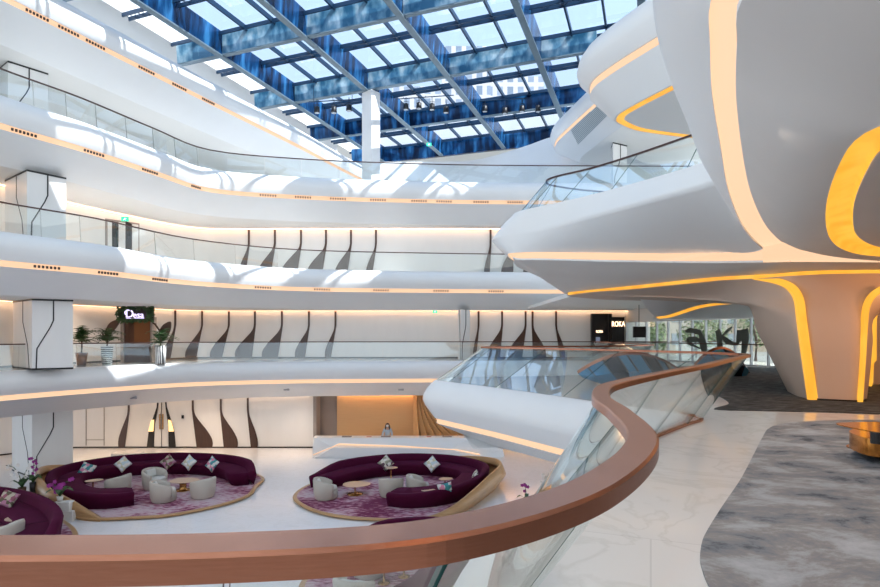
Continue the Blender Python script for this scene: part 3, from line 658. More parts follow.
# ------------------------------------------------------------------ restaurant front and plants (lowest gallery)
def box_px(mb, x0, x1, y0, y1, Y, th, k=0, org=W(0,0,0)):
    a = Q(x0,y1,Y)-org; b = Q(x1,y0,Y)-org; mb.box(a.x,b.x,a.y,a.y+th,a.z,b.z,k)
YD = 30.6
org = Q(136,361,YD); org.z = 0
ds = empty('restaurant_entrance', org, 0, 'dark timber restaurant doorway under the leafy lit sign', 'entrance')
m = MB(); box_px(m,123.5,150.5,317,362.4,YD,.5,0,org); m.build('door_leaf', noisemat('dark_timber',[(0,(.04,.012,.006)),(1,(.09,.03,.012))],scale=(6,1,.3),nscale=2,rough=.4), ds)
m = MB(); box_px(m,120.5,123.5,317,362.4,YD-.08,.5,0,org); m.build('frame', grey, ds)
m = MB(); box_px(m,150.5,152,317,362.4,YD-.08,.5,0,org); m.build('frame', grey, ds)
m = MB(); box_px(m,134,150,319,345,YD-.03,.02,0,org); m.build('glowing_panel', nmat('amber_glow_timber',(.06,.02,.008),.5,0,(.6,.2,.04),.06), ds)
sg = empty('leafy_sign', Q(134,314,YD-.5), 0, 'lit lilac lettering framed by a green leaf hedge over the restaurant doorway', 'sign')
so_ = Q(134,314,YD-.5)
m = MB(); box_px(m,118.5,151.5,307.5,320.5,YD-.35,.3,0,so_); m.build('backing', vent, sg)
m = MB(); rnd = random.Random(3)
for i in range(620):
    px = rnd.uniform(116.5,153); py = rnd.uniform(306,322)
    if 122.5 < px < 147 and 310 < py < 318.5: continue
    p = Q(px,py,YD-.45-rnd.uniform(0,.15))-so_; M_ = Matrix.Translation(p)@Matrix.Rotation(rnd.uniform(0,6.28),4,'Y')@Matrix.Rotation(rnd.uniform(-.8,.8),4,'X')
    m.add([M_@W(0,0,0),M_@W(.05,0,.07),M_@W(0,0,.17),M_@W(-.05,0,.07)],[(0,1,2,3)])
m.build('leaf_hedge', leafm, sg)
M_ = Matrix.Rotation(pi/2,4,'X')
text_mesh('lettering','D',.62,signw,sg,Matrix.Translation(Q(129.5,314,YD-.52)-so_)@M_)
text_mesh('lettering','esa',.46,signw,sg,Matrix.Translation(Q(138.3,315,YD-.52)-so_)@M_)
m = MB(); m.tube([Q(126.3,311,YD-.52)-so_,Q(124.7,312,YD-.52)-so_,Q(125,314,YD-.52)-so_,Q(127,314.3,YD-.52)-so_],.03,5); box_px(m,126,144,318,318.5,YD-.54,.03,0,so_); m.build('swash', signw, sg)
# big leaf shaped wall ornaments either side
def leafshape(pts, label):
    pl = cr([(x,y) for x,y in pts], 3, True); o0 = Q(pts[0][0],pts[0][1],YD+.1); a = [Q(p.x,p.y,YD+.1)-o0 for p in pl]; b = [p+W(0,.07,0) for p in a]; n = len(a)
    m = MB(); m.add(a,[tuple(range(n))]); m.add(a+b,[(i,(i+1)%n,(i+1)%n+n,i+n) for i in range(n)]); o = m.build('wall_leaf', brown); o.location = o0; tag(o,label,'wall ornament')
leafshape([(105,337),(105.5,330),(109,323.5),(114,320.5),(120,319.5),(118,324.5),(114,330),(109,334.5)],'large dark leaf shaped ornament on the wall beside the palms')
leafshape([(170,321.5),(164,324),(160,329),(158.5,335),(161,340),(166,338),(169.5,332),(170.8,326)],'large dark leaf shaped ornament past the restaurant doorway')
o = MB().tube([Q(x,y,YD) for x,y in ((90,321),(95,324),(101,331),(106,340))],.05,5).build('wall_tendril', brown); tag(o,'curved dark stem ornament rising between the palms','wall ornament')
o = MB().tube([Q(x,y,YD) for x,y in ((151,322),(155,324),(160,331),(163,340))],.05,5).build('wall_tendril', brown); tag(o,'curved bronze stem ornament just past the doorway','wall ornament')
def palm(px, Y, h, spread, label, potmat, potname='planter', nf=40, pot=(.28,.2,.62), seed=1):
    x = (px-CX)/F*Y; r = empty('potted_palm', (x,Y,0), 0, label, 'plant')
    rt, rb, ph = pot; MB().lathe([(0,0),(rb,0),(rt,ph),(rt-.03,ph),(rt-.05,ph-.05),(0,ph-.05)],(0,0,0),20).build(potname, potmat, r, True)
    rn = random.Random(seed); MB().tube([W(0,0,ph-.05),W(.02,0,ph+.3),W(0,.02,h*.55)],[.05,.045,.03],6).build('trunk', brown, r)
    m = MB()
    for i in range(nf):
        a = rn.uniform(0,2*pi); e = rn.uniform(.5,1.4); L_ = spread*rn.uniform(.7,1.1); z0 = h*rn.uniform(.38,.6); pts = []
        for k in range(6):
            t = k/5; pts.append(W(cos(a)*L_*t*cos(e)*1.1, sin(a)*L_*t*cos(e)*1.1, z0+L_*t*sin(e)-.55*L_*t*t))
        dv = W(-sin(a),cos(a),0)
        for k in range(1,6):
            for s_ in (-1,1):
                p = pts[k]; q = p+dv*s_*.30*(1.2-k/6)+ (pts[k]-pts[k-1])*.8; m.add([p,p+(pts[k]-pts[k-1])*.55,q+W(0,0,-.03)],[(0,1,2)])
        m.tube(pts,.012,3)
    m.build('fronds', leafm, r)
def chk(name, kind):
    m = nmat(name,(.7,.7,.68),.4); N,L,b = nodes(m); v = coords(N,L,kind=('Object'))
    wv = N.new('ShaderNodeTexWave'); wv.inputs['Scale'].default_value = 3.2; wv.inputs['Distortion'].default_value = 0; wv.bands_direction = 'Z' if kind == 'zig' else 'X'
    wv.inputs['Distortion'].default_value = 2.5 if kind == 'zig' else 0
    L.new(v, wv.inputs['Vector']); r = ramp(N,[(0,(.02,.02,.025)),(.48,(.02,.02,.025)),(.52,(.75,.75,.73)),(1,(.75,.75,.73))]); L.new(wv.outputs['Fac'],r.inputs['Fac']); L.new(r.outputs['Color'],b.inputs['Base Color']); return m
palm(81.5,27.9,2.7,.85,'tall dense potted palm nearest the faceted column by the restaurant',nmat('bronze_pot',(.3,.15,.08),.3,.5),seed=4)
palm(107,28.1,2.7,.95,'potted palm in black and white zigzag planter by the restaurant',chk('zigzag_planter','zig'),pot=(.28,.22,.95),seed=9,nf=32)
palm(160.5,29.0,2.6,.9,'potted palm in black and white checked planter past the doorway',chk('checked_planter','chk'),pot=(.28,.24,.95),seed=14,nf=32)
# ------------------------------------------------------------------ doors / exit sign on the middle gallery
p,n_ = wallpt(127); org = Vector((p.x,p.y,Z2)); d2 = empty('lift_lobby_door', org, 0, 'dark glazed double doorway on the middle gallery under a green exit sign', 'door')
def zpx(px,py): p,_ = wallpt(px); return EYE-(py-HY)/F*p.y
for a,b,mt,nm in ((105,139,grey,'frame'),(111.5,117.5,vent,'door_leaf'),(125,131,vent,'door_leaf')):
    poly_w([(a,zpx(a,218.5 if nm=='frame' else 221)),(b,zpx(b,223.5 if nm=='frame' else 224)),(b,Z2+.02),(a,Z2+.02)],nm,mt,d2,org,.04 if nm=='frame' else .07)
poly_w([(107,zpx(107,221)),(111,zpx(111,221.6)),(111,Z2+.02),(107,Z2+.02)],'side_panel',wallw,d2,org,.07); poly_w([(118,zpx(118,222)),(124.5,zpx(124.5,223)),(124.5,Z2+.02),(118,Z2+.02)],'side_panel',wallw,d2,org,.07)
poly_w([(131.5,zpx(131.5,224)),(137.5,zpx(137.5,225)),(137.5,Z2+.02),(131.5,Z2+.02)],'side_panel',wallw,d2,org,.07)
def exitsign(org, label, s=1.0):
    r = empty('exit_sign', org, 0, label, 'sign'); boxo('panel',-.19*s,.19*s,-.02,.02,-.12*s,.12*s,exitm,r)
    m = MB(); m.tube([W(-.07,-.03,-.07)*s,W(-.02,-.03,.0)*s,W(.0,-.03,.06)*s],.012,4); m.tube([W(-.02,-.03,0)*s,W(.05,-.03,-.06)*s],.012,4); m.tube([W(.02,-.03,.03)*s,W(.09,-.03,.03)*s],.012,4)
    m.build('running_figure', signw, r)
exitsign(Q(125,219,29.5),'small green exit sign above the dark doorway on the middle gallery')
exitsign(Q(443,225.5,35.5),'small green exit sign near the pointed balcony under the third gallery',.8)
exitsign(Q(435,311.5,35.5),'small green exit sign over the lowest gallery, near the slim white column',.8)
exitsign(Q(429,144.5,40.0),'small green exit sign hanging under the glass roof',.9)
# ------------------------------------------------------------------ black shop front
org = Q(600,358,35.6); org.z = 0
sf = empty('shop_front', org, 0, 'tall black shop front with small warm lettering at the end of the lowest gallery', 'shop front')
m = MB(); box_px(m,592,612,313.6,358.4,35.6,.35,0,org); m.build('pier', black, sf)
m = MB(); box_px(m,612,624.5,317,358.4,34.9,.9,0,org); m.build('portal', nmat('black_gloss',(.004,.004,.005),.3), sf)
m = MB(); box_px(m,609,612,313.6,358.4,35.3,.3,0,org); m.build('pier', vent, sf)
text_mesh('lettering','ROKA',.42,signo,sf,Matrix.Translation(Q(618.3,324.2,34.86)-org)@Matrix.Rotation(pi/2,4,'X')@Matrix.Diagonal((.72,1.1,1,1)))
text_mesh('lettering','ROKA',.26,signo,sf,Matrix.Translation(Q(599.5,331.6,35.55)-org)@Matrix.Rotation(pi/2,4,'X')@Matrix.Diagonal((.6,.9,1,1)))
m = MB(); box_px(m,596,600,337,343,35.57,.03,0,org); m.build('display_panel', nmat('small_screen',(.1,.12,.16),.3,0,(.3,.35,.5),.25), sf)
org = Q(639.5,332,30); sc = empty('hanging_screen', org, 0, 'black rectangular hanging screen before the tall glass wall', 'screen')
m = MB(); box_px(m,633.5,646,326.5,337.5,30,.12,0,org); m.build('panel', black, sc); 
m = MB(); m.tube([Q(639,326,30.06)-org,Q(639,303,30.06)-org],.02,5); m.build('hanger', black, sc)
# ------------------------------------------------------------------ glass street wall with lettering
ga, gb = Vector((12.0,36,0)), Vector((15.6,25.2,0)); gd = (gb-ga); gL = gd.length; gd.normalize(); gn = Vector((gd.y,-gd.x,0))
if gn.y > 0: gn = -gn
GM = Matrix(((gd.x,gn.x,0,ga.x),(gd.y,gn.y,0,ga.y),(0,0,1,0),(0,0,0,1)))
m = MB(); m.box(0,gL,-.3,.05,2.3,3.2,0,GM); tag(m.build('wall_street_lintel', ceilw), kind='structure')
wi = tag(empty('window_1', ga), kind='structure'); GI = Matrix.Translation(-ga)@GM
m = MB(); m.box(0,gL,-.02,0,0.05,2.3,0,GI); m.build('pane', winglass, wi)
for i in range(13):
    x = gL*i/12+.02; m = MB(); m.box(x-.025,x+.025,-.06,.08,0,2.3,0,GI); m.build('mullion', nmat('mullion_pale',(.5,.5,.52),.4) if i == 0 else MATS['mullion_pale'], wi)
m = MB(); m.box(0,gL,-.06,.10,0,.07,0,GI); m.build('sill', MATS['mullion_pale'], wi)
m = MB(); m.box(0,gL,.25,.30,1.02,1.07,0,GI); m.build('guard_rail', darkrail, wi)
signm = nmat('window_letter_grey',(.07,.085,.07),.5)
def gpt(px, py):    # point on the glass wall seen at px,py
    k = (px-CX)/F; t = (k*ga.y-ga.x)/(gd.x-k*gd.y); p = ga+gd*t; return Vector((p.x,p.y,EYE-(py-HY)/F*p.y))+gn*.12
lo = gpt(715,345); lt = empty('window_lettering', lo, 0, 'large dark calligraphic letters standing at the street glass wall', 'lettering')
def stroke(pts, ws, name='letter_stroke'):
    pl = [gpt(x,y)-lo for x,y in pts]; pl = cr(pl,4); wl = [v.x for v in cr([W(w_,0) for w_ in ws],4)]; a=[];b=[]
    for i,p in enumerate(pl):
        d = (pl[min(i+1,len(pl)-1)]-pl[max(i-1,0)]).normalized(); u = d.cross(gn).normalized(); a.append(p-u*wl[i]*.68); b.append(p+u*wl[i]*.68)
    m = MB(); m.grid([a,b]); m.grid([[p-gn*.05 for p in a],a]); m.grid([b,[p-gn*.05 for p in b]]); return m.build(name, signm, lt, True)
stroke([(687,331.5),(692,330.5),(698,331.5),(702,333)],[.10,.20,.20,.16])
stroke([(701,330),(703,337),(705,346),(706,352)],[.10,.26,.34,.24])
stroke([(703,341),(697,339.5),(691,339.8),(690,342),(695,345.5),(702,348.5)],[.14,.22,.24,.20,.10,.05])
stroke([(719,330),(721,337),(721.5,345),(721,353)],[.22,.26,.24,.18])
stroke([(734,327),(729,331),(724,336)],[.04,.12,.06])
stroke([(723.5,336),(728,340.5),(734,343.5),(740,344)],[.08,.22,.14,.10])
stroke([(742,330),(741.5,337),(739,343)],[.28,.30,.12])
stroke([(746,329),(747,338),(746,347),(745,354)],[.30,.28,.24,.16])
# ------------------------------------------------------------------ street outside
tag(boxo('ground_street', -20,140,40,160,-1.2,-1.0, nmat('pavement',(.22,.21,.19),.8)), kind='structure')
def building(x0,x1,y,z1,label,c,nx,nz,dep=10):
    r = empty('street_building', ((x0+x1)/2,y,-1), 0, label, 'building'); w_ = (x1-x0)
    boxo('wall', -w_/2,w_/2,0,dep,0,z1+1, c, r)
    boxo('roof', -w_/2-.3,w_/2+.3,-.3,dep,z1+1,z1+1.4, plast, r)
    for i in range(nx):
        for k in range(nz):
            x = -w_/2+w_*(i+.5)/nx; z = 1.2+(z1)*(k)/nz
            boxo('window', x-.7,x+.7,-.06,.05,z,z+1.5, nmat('far_window',(.16,.19,.22),.2) if 'far_window' not in MATS else MATS['far_window'], r)
building(22,38,74,9,'cream low building with dark windows beyond the street trees',stone,6,3)
building(42,60,84,12,'taller beige apartment block across the street',nmat('beige_facade',(.22,.18,.14),.8),6,4)
building(62,74,70,7,'white villa across the street at the end of the row',plast,3,2)
def tree(x,y,h,rr,label,seed,dense=26):
    r = empty('street_tree', (x,y,-1), 0, label, 'tree'); rn = random.Random(seed)
    MB().tube([W(0,0,0),W(.1,0,h*.35),W(-.1,.1,h*.6)],[.2,.14,.08],7).build('trunk', brown, r)
    m = MB()
    for i in range(dense):
        a = rn.uniform(0,6.28); u = rn.uniform(-1,1); q = math.sqrt(1-u*u)*rn.uniform(.3,1); c = W(cos(a)*q*rr,sin(a)*q*rr,h*.66+u*h*.30)
        for k in range(46):
            v = W(rn.gauss(0,1),rn.gauss(0,1),rn.gauss(0,1)).normalized()*rr*.42*rn.uniform(.5,1); p = c+v; s_ = rn.uniform(.12,.26)
            d1 = W(rn.uniform(-1,1),rn.uniform(-1,1),rn.uniform(-1,1))*s_; d2_ = W(rn.uniform(-1,1),rn.uniform(-1,1),rn.uniform(-1,1))*s_
            m.add([p,p+d1,p+d2_],[(0,1,2)])
    m.build('crown', leafb, r)
for i,(x,y,h,rr,l) in enumerate([(15.5,44,5.2,2.3,'round green tree just outside the glass wall by the hanging screen'),(21,47,4.4,2.0,'shorter green tree outside behind the first window letter'),(25,46,5.6,2.4,'full green tree outside behind the middle window letters'),(30,50,4.6,2.2,'green tree outside behind the last window letter'),(19,54,3.6,1.8,'small tree farther down the street outside'),(34,48,4.2,2.0,'small green tree partly hidden by the flared column'),(27,60,4.2,2.2,'distant tree before the beige apartment block')]): tree(x+1.5*i*.3,y,h,rr*.8,l,30+i)
# towers seen through the glass roof
def tower(x0,x1,y,z1,label,steps):
    r = empty('tower_building', ((x0+x1)/2,y,0), 0, label, 'building'); w_ = x1-x0
    for k,(a,b,h) in enumerate(steps):
        xa, xb = -w_/2+a*w_, -w_/2+b*w_
        boxo('wall', xa,xb,0+k*.5,20,0,h*z1, MATS.get('tower_facade') or facade(), r)
def facade():
    m = nmat('tower_facade',(.75,.73,.72),.7); N,L,b = nodes(m); v = coords(N,L,rot=(pi/2,0,0)); br = N.new('ShaderNodeTexBrick'); br.offset = 0
    br.inputs['Scale'].default_value = 1; br.inputs['Brick Width'].default_value = 2.6; br.inputs['Row Height'].default_value = 3.4; br.inputs['Mortar Size'].default_value = .55; br.inputs['Mortar Smooth'].default_value = 0
    br.inputs['Color1'].default_value = (.13,.17,.22,1); br.inputs['Color2'].default_value = (.20,.24,.30,1); br.inputs['Mortar'].default_value = (.42,.41,.41,1)
    L.new(v, br.inputs['Vector']); L.new(br.outputs['Color'], b.inputs['Base Color']); return m
tower(-22,34,140,74,'pale residential tower with window grid seen through the glass roof',[(.18,.42,.86),(.40,.62,1.0),(.6,.86,.9),(0,.2,.72),(.84,1,.66)])
# ------------------------------------------------------------------ spotlights under the glass roof
sp_root = None
spots = [(317,108,36.2),(334,108,36.0),(349,106,35.8),(406,105,38.0),(419,104,37.8),(432,105,37.6),(446,108,37.4),(485,107,38.5),(505,109,38.3),(522,107,38.1),(538,107,37.9)]
lab = ['first','second','third','fourth','fifth','sixth','seventh','eighth','ninth','tenth','eleventh']
base = None
for i,(px,py,Y) in enumerate(spots):
    p = Q(px,py,Y)
    if base is None:
        base = empty('spotlight', p); MB().lathe([(0,-.32),(.17,-.32),(.19,-.28),(.17,.02),(.10,.12),(0,.12)],(0,0,0),12).build('lamp_head', black, base, True); MB().lathe([(0,-.33),(.15,-.33),(.15,-.315),(0,-.315)],(0,0,0),12).build('lens', nmat('lamp_lens',(.5,.55,.6),.2), base.children[0], True)
        MB().tube([W(-.16,0,.0),W(-.16,0,.22),W(.16,0,.22),W(.16,0,0)],.02,5).build('yoke', black, base); MB().tube([W(0,0,.22),W(0,0,.55)],.025,5).build('clamp', black, base); o = base
    else: o = copy_tree(base); o.location = p
    seg = 'before the tall roof column' if i < 3 else ('just past the tall roof column' if i < 7 else 'farthest past the tall roof column')
    k = i if i < 3 else (i-3 if i < 7 else i-7)
    tag(o,'%s black spotlight hanging %s' % (lab[k],seg),'spotlight','stage spotlights under the glass roof')
for a,b,l in ((0,2,'thin steel lighting pipe before the tall roof column'),(3,6,'thin steel lighting pipe past the tall roof column'),(7,10,'thin steel lighting pipe at the far end of the glass roof')):
    p = Q(spots[a][0]-8,spots[a][1]-6,spots[a][2]); q = Q(spots[b][0]+8,spots[b][1]-6,spots[b][2]); z = max(p.z,q.z); p.z = q.z = z
    m = MB(); m.tube([W(0,0,0),q-p],.035,5)
    for t in (.1,.5,.9): m.tube([(q-p)*t,(q-p)*t+W(0,0,17.6-z)],.02,4)
    o = m.build('lighting_pipe', purl); o.location = p; tag(o,l,'lighting pipe')

# ceiling of the street hall: dips towards the glass wall, with an amber arc
m = MB(); m.box(5.5,18,20.6,34.9,3.12,3.3); tag(m.build('ceiling', ceilw), kind='structure')
r0 = [Q(640,299,20.4),Q(672,299,20.2),Q(705,299,20),(Q(740,300,19.6)),Q(775,302,19)]; r1 = [Q(655,317,23),Q(668,315.2,22.4),Q(696,306.2,21.2),Q(722,302.2,20.4),Q(748,301.5,19.8)]
r2 = [Q(652,319.5,25),Q(672,319,25),Q(705,318.5,24.8),Q(740,318,24.5),Q(790,317,24)]
m = MB(); m.grid([cr(r0,4),cr(mix(r0,r1,.5,-.05),4),cr(r1,4)]); m.grid([cr([p+W(0,.05,.05) for p in r1],4),cr(r2,4)]); dc = tag(m.build('ceiling', white, None, True), kind='structure')
w0 = cr(r1,4); m = MB(); m.grid([[p+W(0,-.02,.0) for p in w0],[p+W(.25,.22,-.07-.02*0) for p in w0]]); m.build('amber_strip', yellow, dc)

# louvre let into the pale upper slab beside the glass roof, and small flush diffusers under the lowest gallery
from mathutils.bvhtree import BVHTree
def on_mesh(ob, px, py, off=.04):
    bm = bmesh.new(); bm.from_mesh(ob.data); bv = BVHTree.FromBMesh(bm); bm.free()
    d = (Q(px,py,10)-W(0,0,EYE)).normalized(); h = bv.ray_cast(W(0,0,EYE), d)
    return None if h[0] is None else h[0]-d*off
fo5 = B5[0]
for k in range(13):
    t = k/12; a = (570+8*t, 128+16*t); b = (597+13*t, 101+11*t); pts = []
    for i in range(7):
        p = on_mesh(fo5, a[0]+(b[0]-a[0])*i/6, a[1]+(b[1]-a[1])*i/6)
        if p: pts.append(p)
    if len(pts) > 3: MB().tube(pts, .035, 4).build('louvre_slat', MATS.get('louvre_grey') or nmat('louvre_grey',(.42,.48,.50),.5), fo5)
for px,py in ((133.5,397.5),(286.5,389.3),(401,389.3)):
    p = on_mesh(B1[0], px, py, .02)
    if p: m = MB(); m.box(-.16,.16,-.04,.04,-.07,.07,0,Matrix.Translation(p)); m.build('diffuser', nmat('diffuser_grey',(.32,.31,.31),.5) if 'diffuser_grey' not in MATS else MATS['diffuser_grey'], B1[0])
# ------------------------------------------------------------------ lounge islands in the lobby
def gl(px, py, h=0): y = F*(EYE-G-h)/(py-HY); return W((px-CX)/F*y, y)
def sofa(path, lowend, label, side=-1, depth=.78, hbk=.88, taper=(0,0), org=None, dens=4):
    """bench swept along its outer back line; side picks where the seat is; taper: shares of the path (start, end) where the back sinks"""
    pl = cr([W(p[0],p[1]) for p in path], dens); nr = normals(pl, side); n = len(pl); c = pl[0].copy(); r = empty('sofa', (c.x,c.y,G+.128), 0, label, 'sofa')
    pl = [p-c for p in pl]
    def sm(x): x = max(0,min(1,x)); return x*x*(3-2*x)
    hb = []
    for i in range(n):
        u = i/(n-1); a = sm(u/taper[0]) if taper[0] else 1; b = sm((1-u)/taper[1]) if taper[1] else 1
        hb.append(.56+(hbk-.56)*min(a,b))
    def row(i, o, z): return pl[i]+nr[i]*o+W(0,0,z)
    backp = lambda i: [(-.02,.0),(-.14,hb[i]-.10),(-.11,hb[i]-.02),(-.02,hb[i]),(.12,hb[i]),(.18,hb[i]-.04),(.28,.52),(.26,.30),(.0,.0)]
    def df(i):
        e = min(i, n-1-i)/(dens*.9); return .62+.38*math.sqrt(max(0,1-(1-min(1,e))**2))
    seatp = lambda i: [(.20,.0),(.20,.52),(.26,.545),(.3+depth*df(i)-.08,.55),(.3+depth*df(i),.50),(.3+depth*df(i)-.04,.25),(.3+depth*df(i)-.16,.0),(.2,.0)]
    for nm, f in (('backrest', backp),('seat', seatp)):
        rows = [[row(i,*f(i)[k]) for i in range(n)] for k in range(len(f(0)))]; rows.append(rows[0])
        m = MB(); m.grid(rows); kk = len(f(0))
        m.add([rows[k][0] for k in range(kk)],[tuple(range(kk))]); m.add([rows[k][-1] for k in range(kk)],[tuple(range(kk))[::-1]])
        m.build(nm, velvet, r, True, weld=True)
    
    for i in range(6, n-4, 9):   # upholstery seams
        m = MB(); m.tube([row(i,.3,.552),row(i,.3+depth-.05,.553),row(i,.3+depth+.0,.50)],.006,4); m.build('seam', nmat('seam_dark',(.02,0,.01),.8) if 'seam_dark' not in MATS else MATS['seam_dark'], [c for c in r.children if c.name.startswith('seat')][0])
    return r
def platform(outline, label, shell=None):
    """rimmed rug platform; shell: (i0, i1, peak height) part of the outline that rises as a veneer shell"""
    pl = cr([W(p[0],p[1]) for p in outline], 5, True); c = pl[0].copy(); r = empty('lounge_platform', (c.x,c.y,G), 0, label, 'platform')
    pl = [p-c for p in pl]; cen = sum(pl, Vector())/len(pl); area = sum(a.x*b.y-b.x*a.y for a,b in zip(pl, pl[1:]+pl[:1])); sd = -1 if area > 0 else 1
    n = len(pl); nr = []
    for i in range(n):
        d = pl[(i+1)%n]-pl[i-1]; d.normalize(); nr.append(Vector((-d.y,d.x,0))*sd)
    rows = []
    for o,z in ((-.10,0),(.04,.05),(.06,.10),(.02,.135),(-.12,.125)): rows.append([p+q*o+W(0,0,z) for p,q in zip(pl,nr)])
    m = MB(); m.grid(rows,0,True); m.build('veneer_rim', wood, r, True)
    m = MB(); m.poly([p+q*-.10+W(0,0,.122) for p,q in zip(pl,nr)]); m.build('rug', rug, r)
    if shell:
        i0, i1, hp, out = shell[:4]; idx = [(i0*5+k)%n for k in range((i1-i0)*5+1)]; N_ = len(idx); a=[];b=[];c2=[];d_=[]
        for k,i in enumerate(idx):
            u = k/(N_-1); h = hp*(sin(pi*min(1,max(0,u))))**.8 if len(shell) < 5 else hp*shell[4](u)
            p, q = pl[i], nr[i]
            a.append(p+q*.0+W(0,0,.0)); b.append(p+q*(out*h*.55)+W(0,0,.12+h*.5)); c2.append(p+q*(out*h*.30)+W(0,0,.12+h)); d_.append(p+q*(out*h*.30-.12)+W(0,0,.12+h))
        m = MB(); m.grid([a,b,c2,d_,[x+W(0,0,-.3) for x in d_]]); m.build('veneer_shell', wood, r, True)
    return r
ZR = G+.125
def armchair(x, y, rot, label, group, first=[None]):
    if first[0] is None:
        r = empty('armchair', (x,y,ZR), rot)
        # back shell opens towards +Y
        outr=[];inn=[];topo=[];bot=[]; n=22; m = MB(); rings=[[] for _ in range(7)]
        for i in range(n+1):
            t = i/n; a = R(-90)+R(-128+256*t); s = abs(2*t-1); h = .74-.20*s**2.2
            ca, sa = cos(a), sin(a)
            for k,(rr,z) in enumerate(((.36,.02),(.42,.20),(.44,h-.06),(.42,h),(.37,h),(.34,h-.06),(.31,.30))):
                rings[k].append(W(ca*rr, sa*rr*.95, z))
        m.grid(rings); m.add([q[0] for q in rings],[tuple(range(7))]); m.add([q[-1] for q in rings],[tuple(range(7))[::-1]])
        m.build('back_shell', leather, r, True, weld=True)
        MB().lathe([(0,0),(.31,0),(.36,.05),(.36,.30),(.33,.33),(0,.33)],(0,.06,0),22).build('base', leather, r, True)
        MB().lathe([(0,.32),(.31,.32),(.335,.36),(.31,.43),(0,.45)],(0,.07,0),22).build('seat_cushion', seatc, r, True)
        m = MB(); m.box(-.2,.2,-.06,.06,-.14,.14,0,Matrix.Translation(W(0,-.20,.56))@Matrix.Rotation(.25,4,'X')); m.build('back_cushion', seatc, r, bevel=.05)
        first[0] = r
    else:
        r = copy_tree(first[0]); r.location = (x,y,ZR); r.rotation_euler = (0,0,rot)
    r.scale = (1.28,1.28,1.22)
    return tag(r, label, 'armchair', group)
def table(x, y, h, ra, rb, rot, label, z=None, stem=.03, top=None, base=.18):
    r = empty('side_table' if ra < .45 else 'coffee_table', (x,y,ZR if z is None else z), rot, label, 'table'); pts=[]
    m = MB(); prof = [(0,h-.03),(.9,h-.03),(1,h-.015),(1,h),(0,h)]
    rows=[]
    for rr,zz in prof: rows.append([W(ra*rr*cos(t)*(1+.12*cos(t)), rb*rr*sin(t), zz) for t in [2*pi*k/28 for k in range(28)]])
    m.grid(rows,0,True); m.build('table_top', top or tabletop, r)
    MB().tube([W(0,0,.01),W(0,0,h-.03)],stem,8).build('stem', brass, r, True)
    MB().lathe([(0,.0),(base,.0),(base,.012),(stem,.03)],(0,0,0),24).build('base', brass, r, True)
    return r
def cushmat(k, cols):
    m = nmat('patterned_cushion_%s' % 'abcdefgh'[k], cols[0], .8); N,L,b = nodes(m); v = coords(N,L,(1,1,1)); vo = N.new('ShaderNodeTexVoronoi'); vo.inputs['Scale'].default_value = 7
    L.new(v, vo.inputs['Vector']); sp = N.new('ShaderNodeSeparateColor'); L.new(vo.outputs['Color'], sp.inputs[0]); r = ramp(N,[(i/len(cols),c) for i,c in enumerate(cols)]); r.color_ramp.interpolation = 'CONSTANT'
    L.new(sp.outputs[0], r.inputs['Fac']); L.new(r.outputs['Color'], b.inputs['Base Color']); return m
CM = [cushmat(0,[(.7,.68,.62),(.30,.30,.22),(.65,.6,.5),(.12,.06,.08)]), cushmat(1,[(.65,.7,.68),(.05,.28,.30),(.7,.25,.38),(.75,.72,.68)]), cushmat(2,[(.30,.10,.14),(.5,.45,.35),(.12,.10,.06),(.45,.2,.3)]), cushmat(3,[(.78,.77,.70),(.55,.65,.68),(.6,.58,.4),(.8,.8,.78)])]
def cushion(p, rz, tilt, spin, k, label, group, s=.56):
    m = MB(); n = 8; r1=[];r2=[]
    for i in range(n+1):
        a=[];b=[]
        for j in range(n+1):
            x=i/n*2-1; y=j/n*2-1; t=(1-x**4)*(1-y**4); px=x*(1-.10*(1-abs(y))*abs(x)); pz=y*(1-.10*(1-abs(x))*abs(y))
            a.append(W(px*s/2,-.085*t,pz*s/2)); b.append(W(px*s/2,.085*t,pz*s/2))
        r1.append(a); r2.append(b)
    m.grid(r1); m.grid(r2); o = m.build('cushion', CM[k], None, True, weld=True)
    o.matrix_world = Matrix.Translation(p)@Matrix.Rotation(rz,4,'Z')@Matrix.Rotation(tilt,4,'X')@Matrix.Rotation(spin,4,'Y')
    return tag(o, label, 'cushion', group)
def cush_px(px, py, Y, rz, k, label, group, tilt=-.35, spin=pi/4, s=.62): return cushion(Q(px,py,Y-.75), rz, tilt, spin, k, label, group, s)
# --- island beside the reception
platform([gl(294,500),gl(310,511.5),gl(340,519),gl(380,522),gl(420,522),gl(447,519),gl(468,510),gl(486,497),(2.75,27.0),(2.5,28.4),(1.0,29.7),(-1.5,30.2),(-3.8,29.7),(-5.4,28.4),(-6.4,26.6)],
 'oval rug platform with honey veneer shell in front of the reception desk', (4,11,.98,.80,lambda u: (sin(pi*min(1,u*.82+.0)))**1.3))
sofa([(-6.05,26.3),(-5.0,28.1),(-3.4,29.3),(-1.5,29.8),(.5,29.4),(1.8,28.3),(2.25,27.0),(1.8,25.4),(.9,24.2),(-.3,23.4),(-1.4,23.2),(-2.2,23.5)], 0,
 'curved aubergine velvet sofa wrapping the rug in front of the reception desk', side=-1, taper=(.10,.50), depth=.95)
CG = 'stone leather tub armchairs'
a_ = gl(325,499,.125); armchair(a_.x,a_.y+.1,R(-75),'pale tub armchair at the thin end of the reception sofa',CG)
a_ = gl(391,496,.125); armchair(a_.x,a_.y,R(5),'pale tub armchair seen from behind facing the reception sofa',CG)
a_ = gl(420,495,.125); armchair(a_.x-.1,a_.y,R(-80),'pale tub armchair beside the tiny round tables on the reception rug',CG)
a_ = gl(355,494,.125); table(a_.x,a_.y,.45,.62,.52,.1,'oval pale bronze coffee table on the reception rug',base=.36)
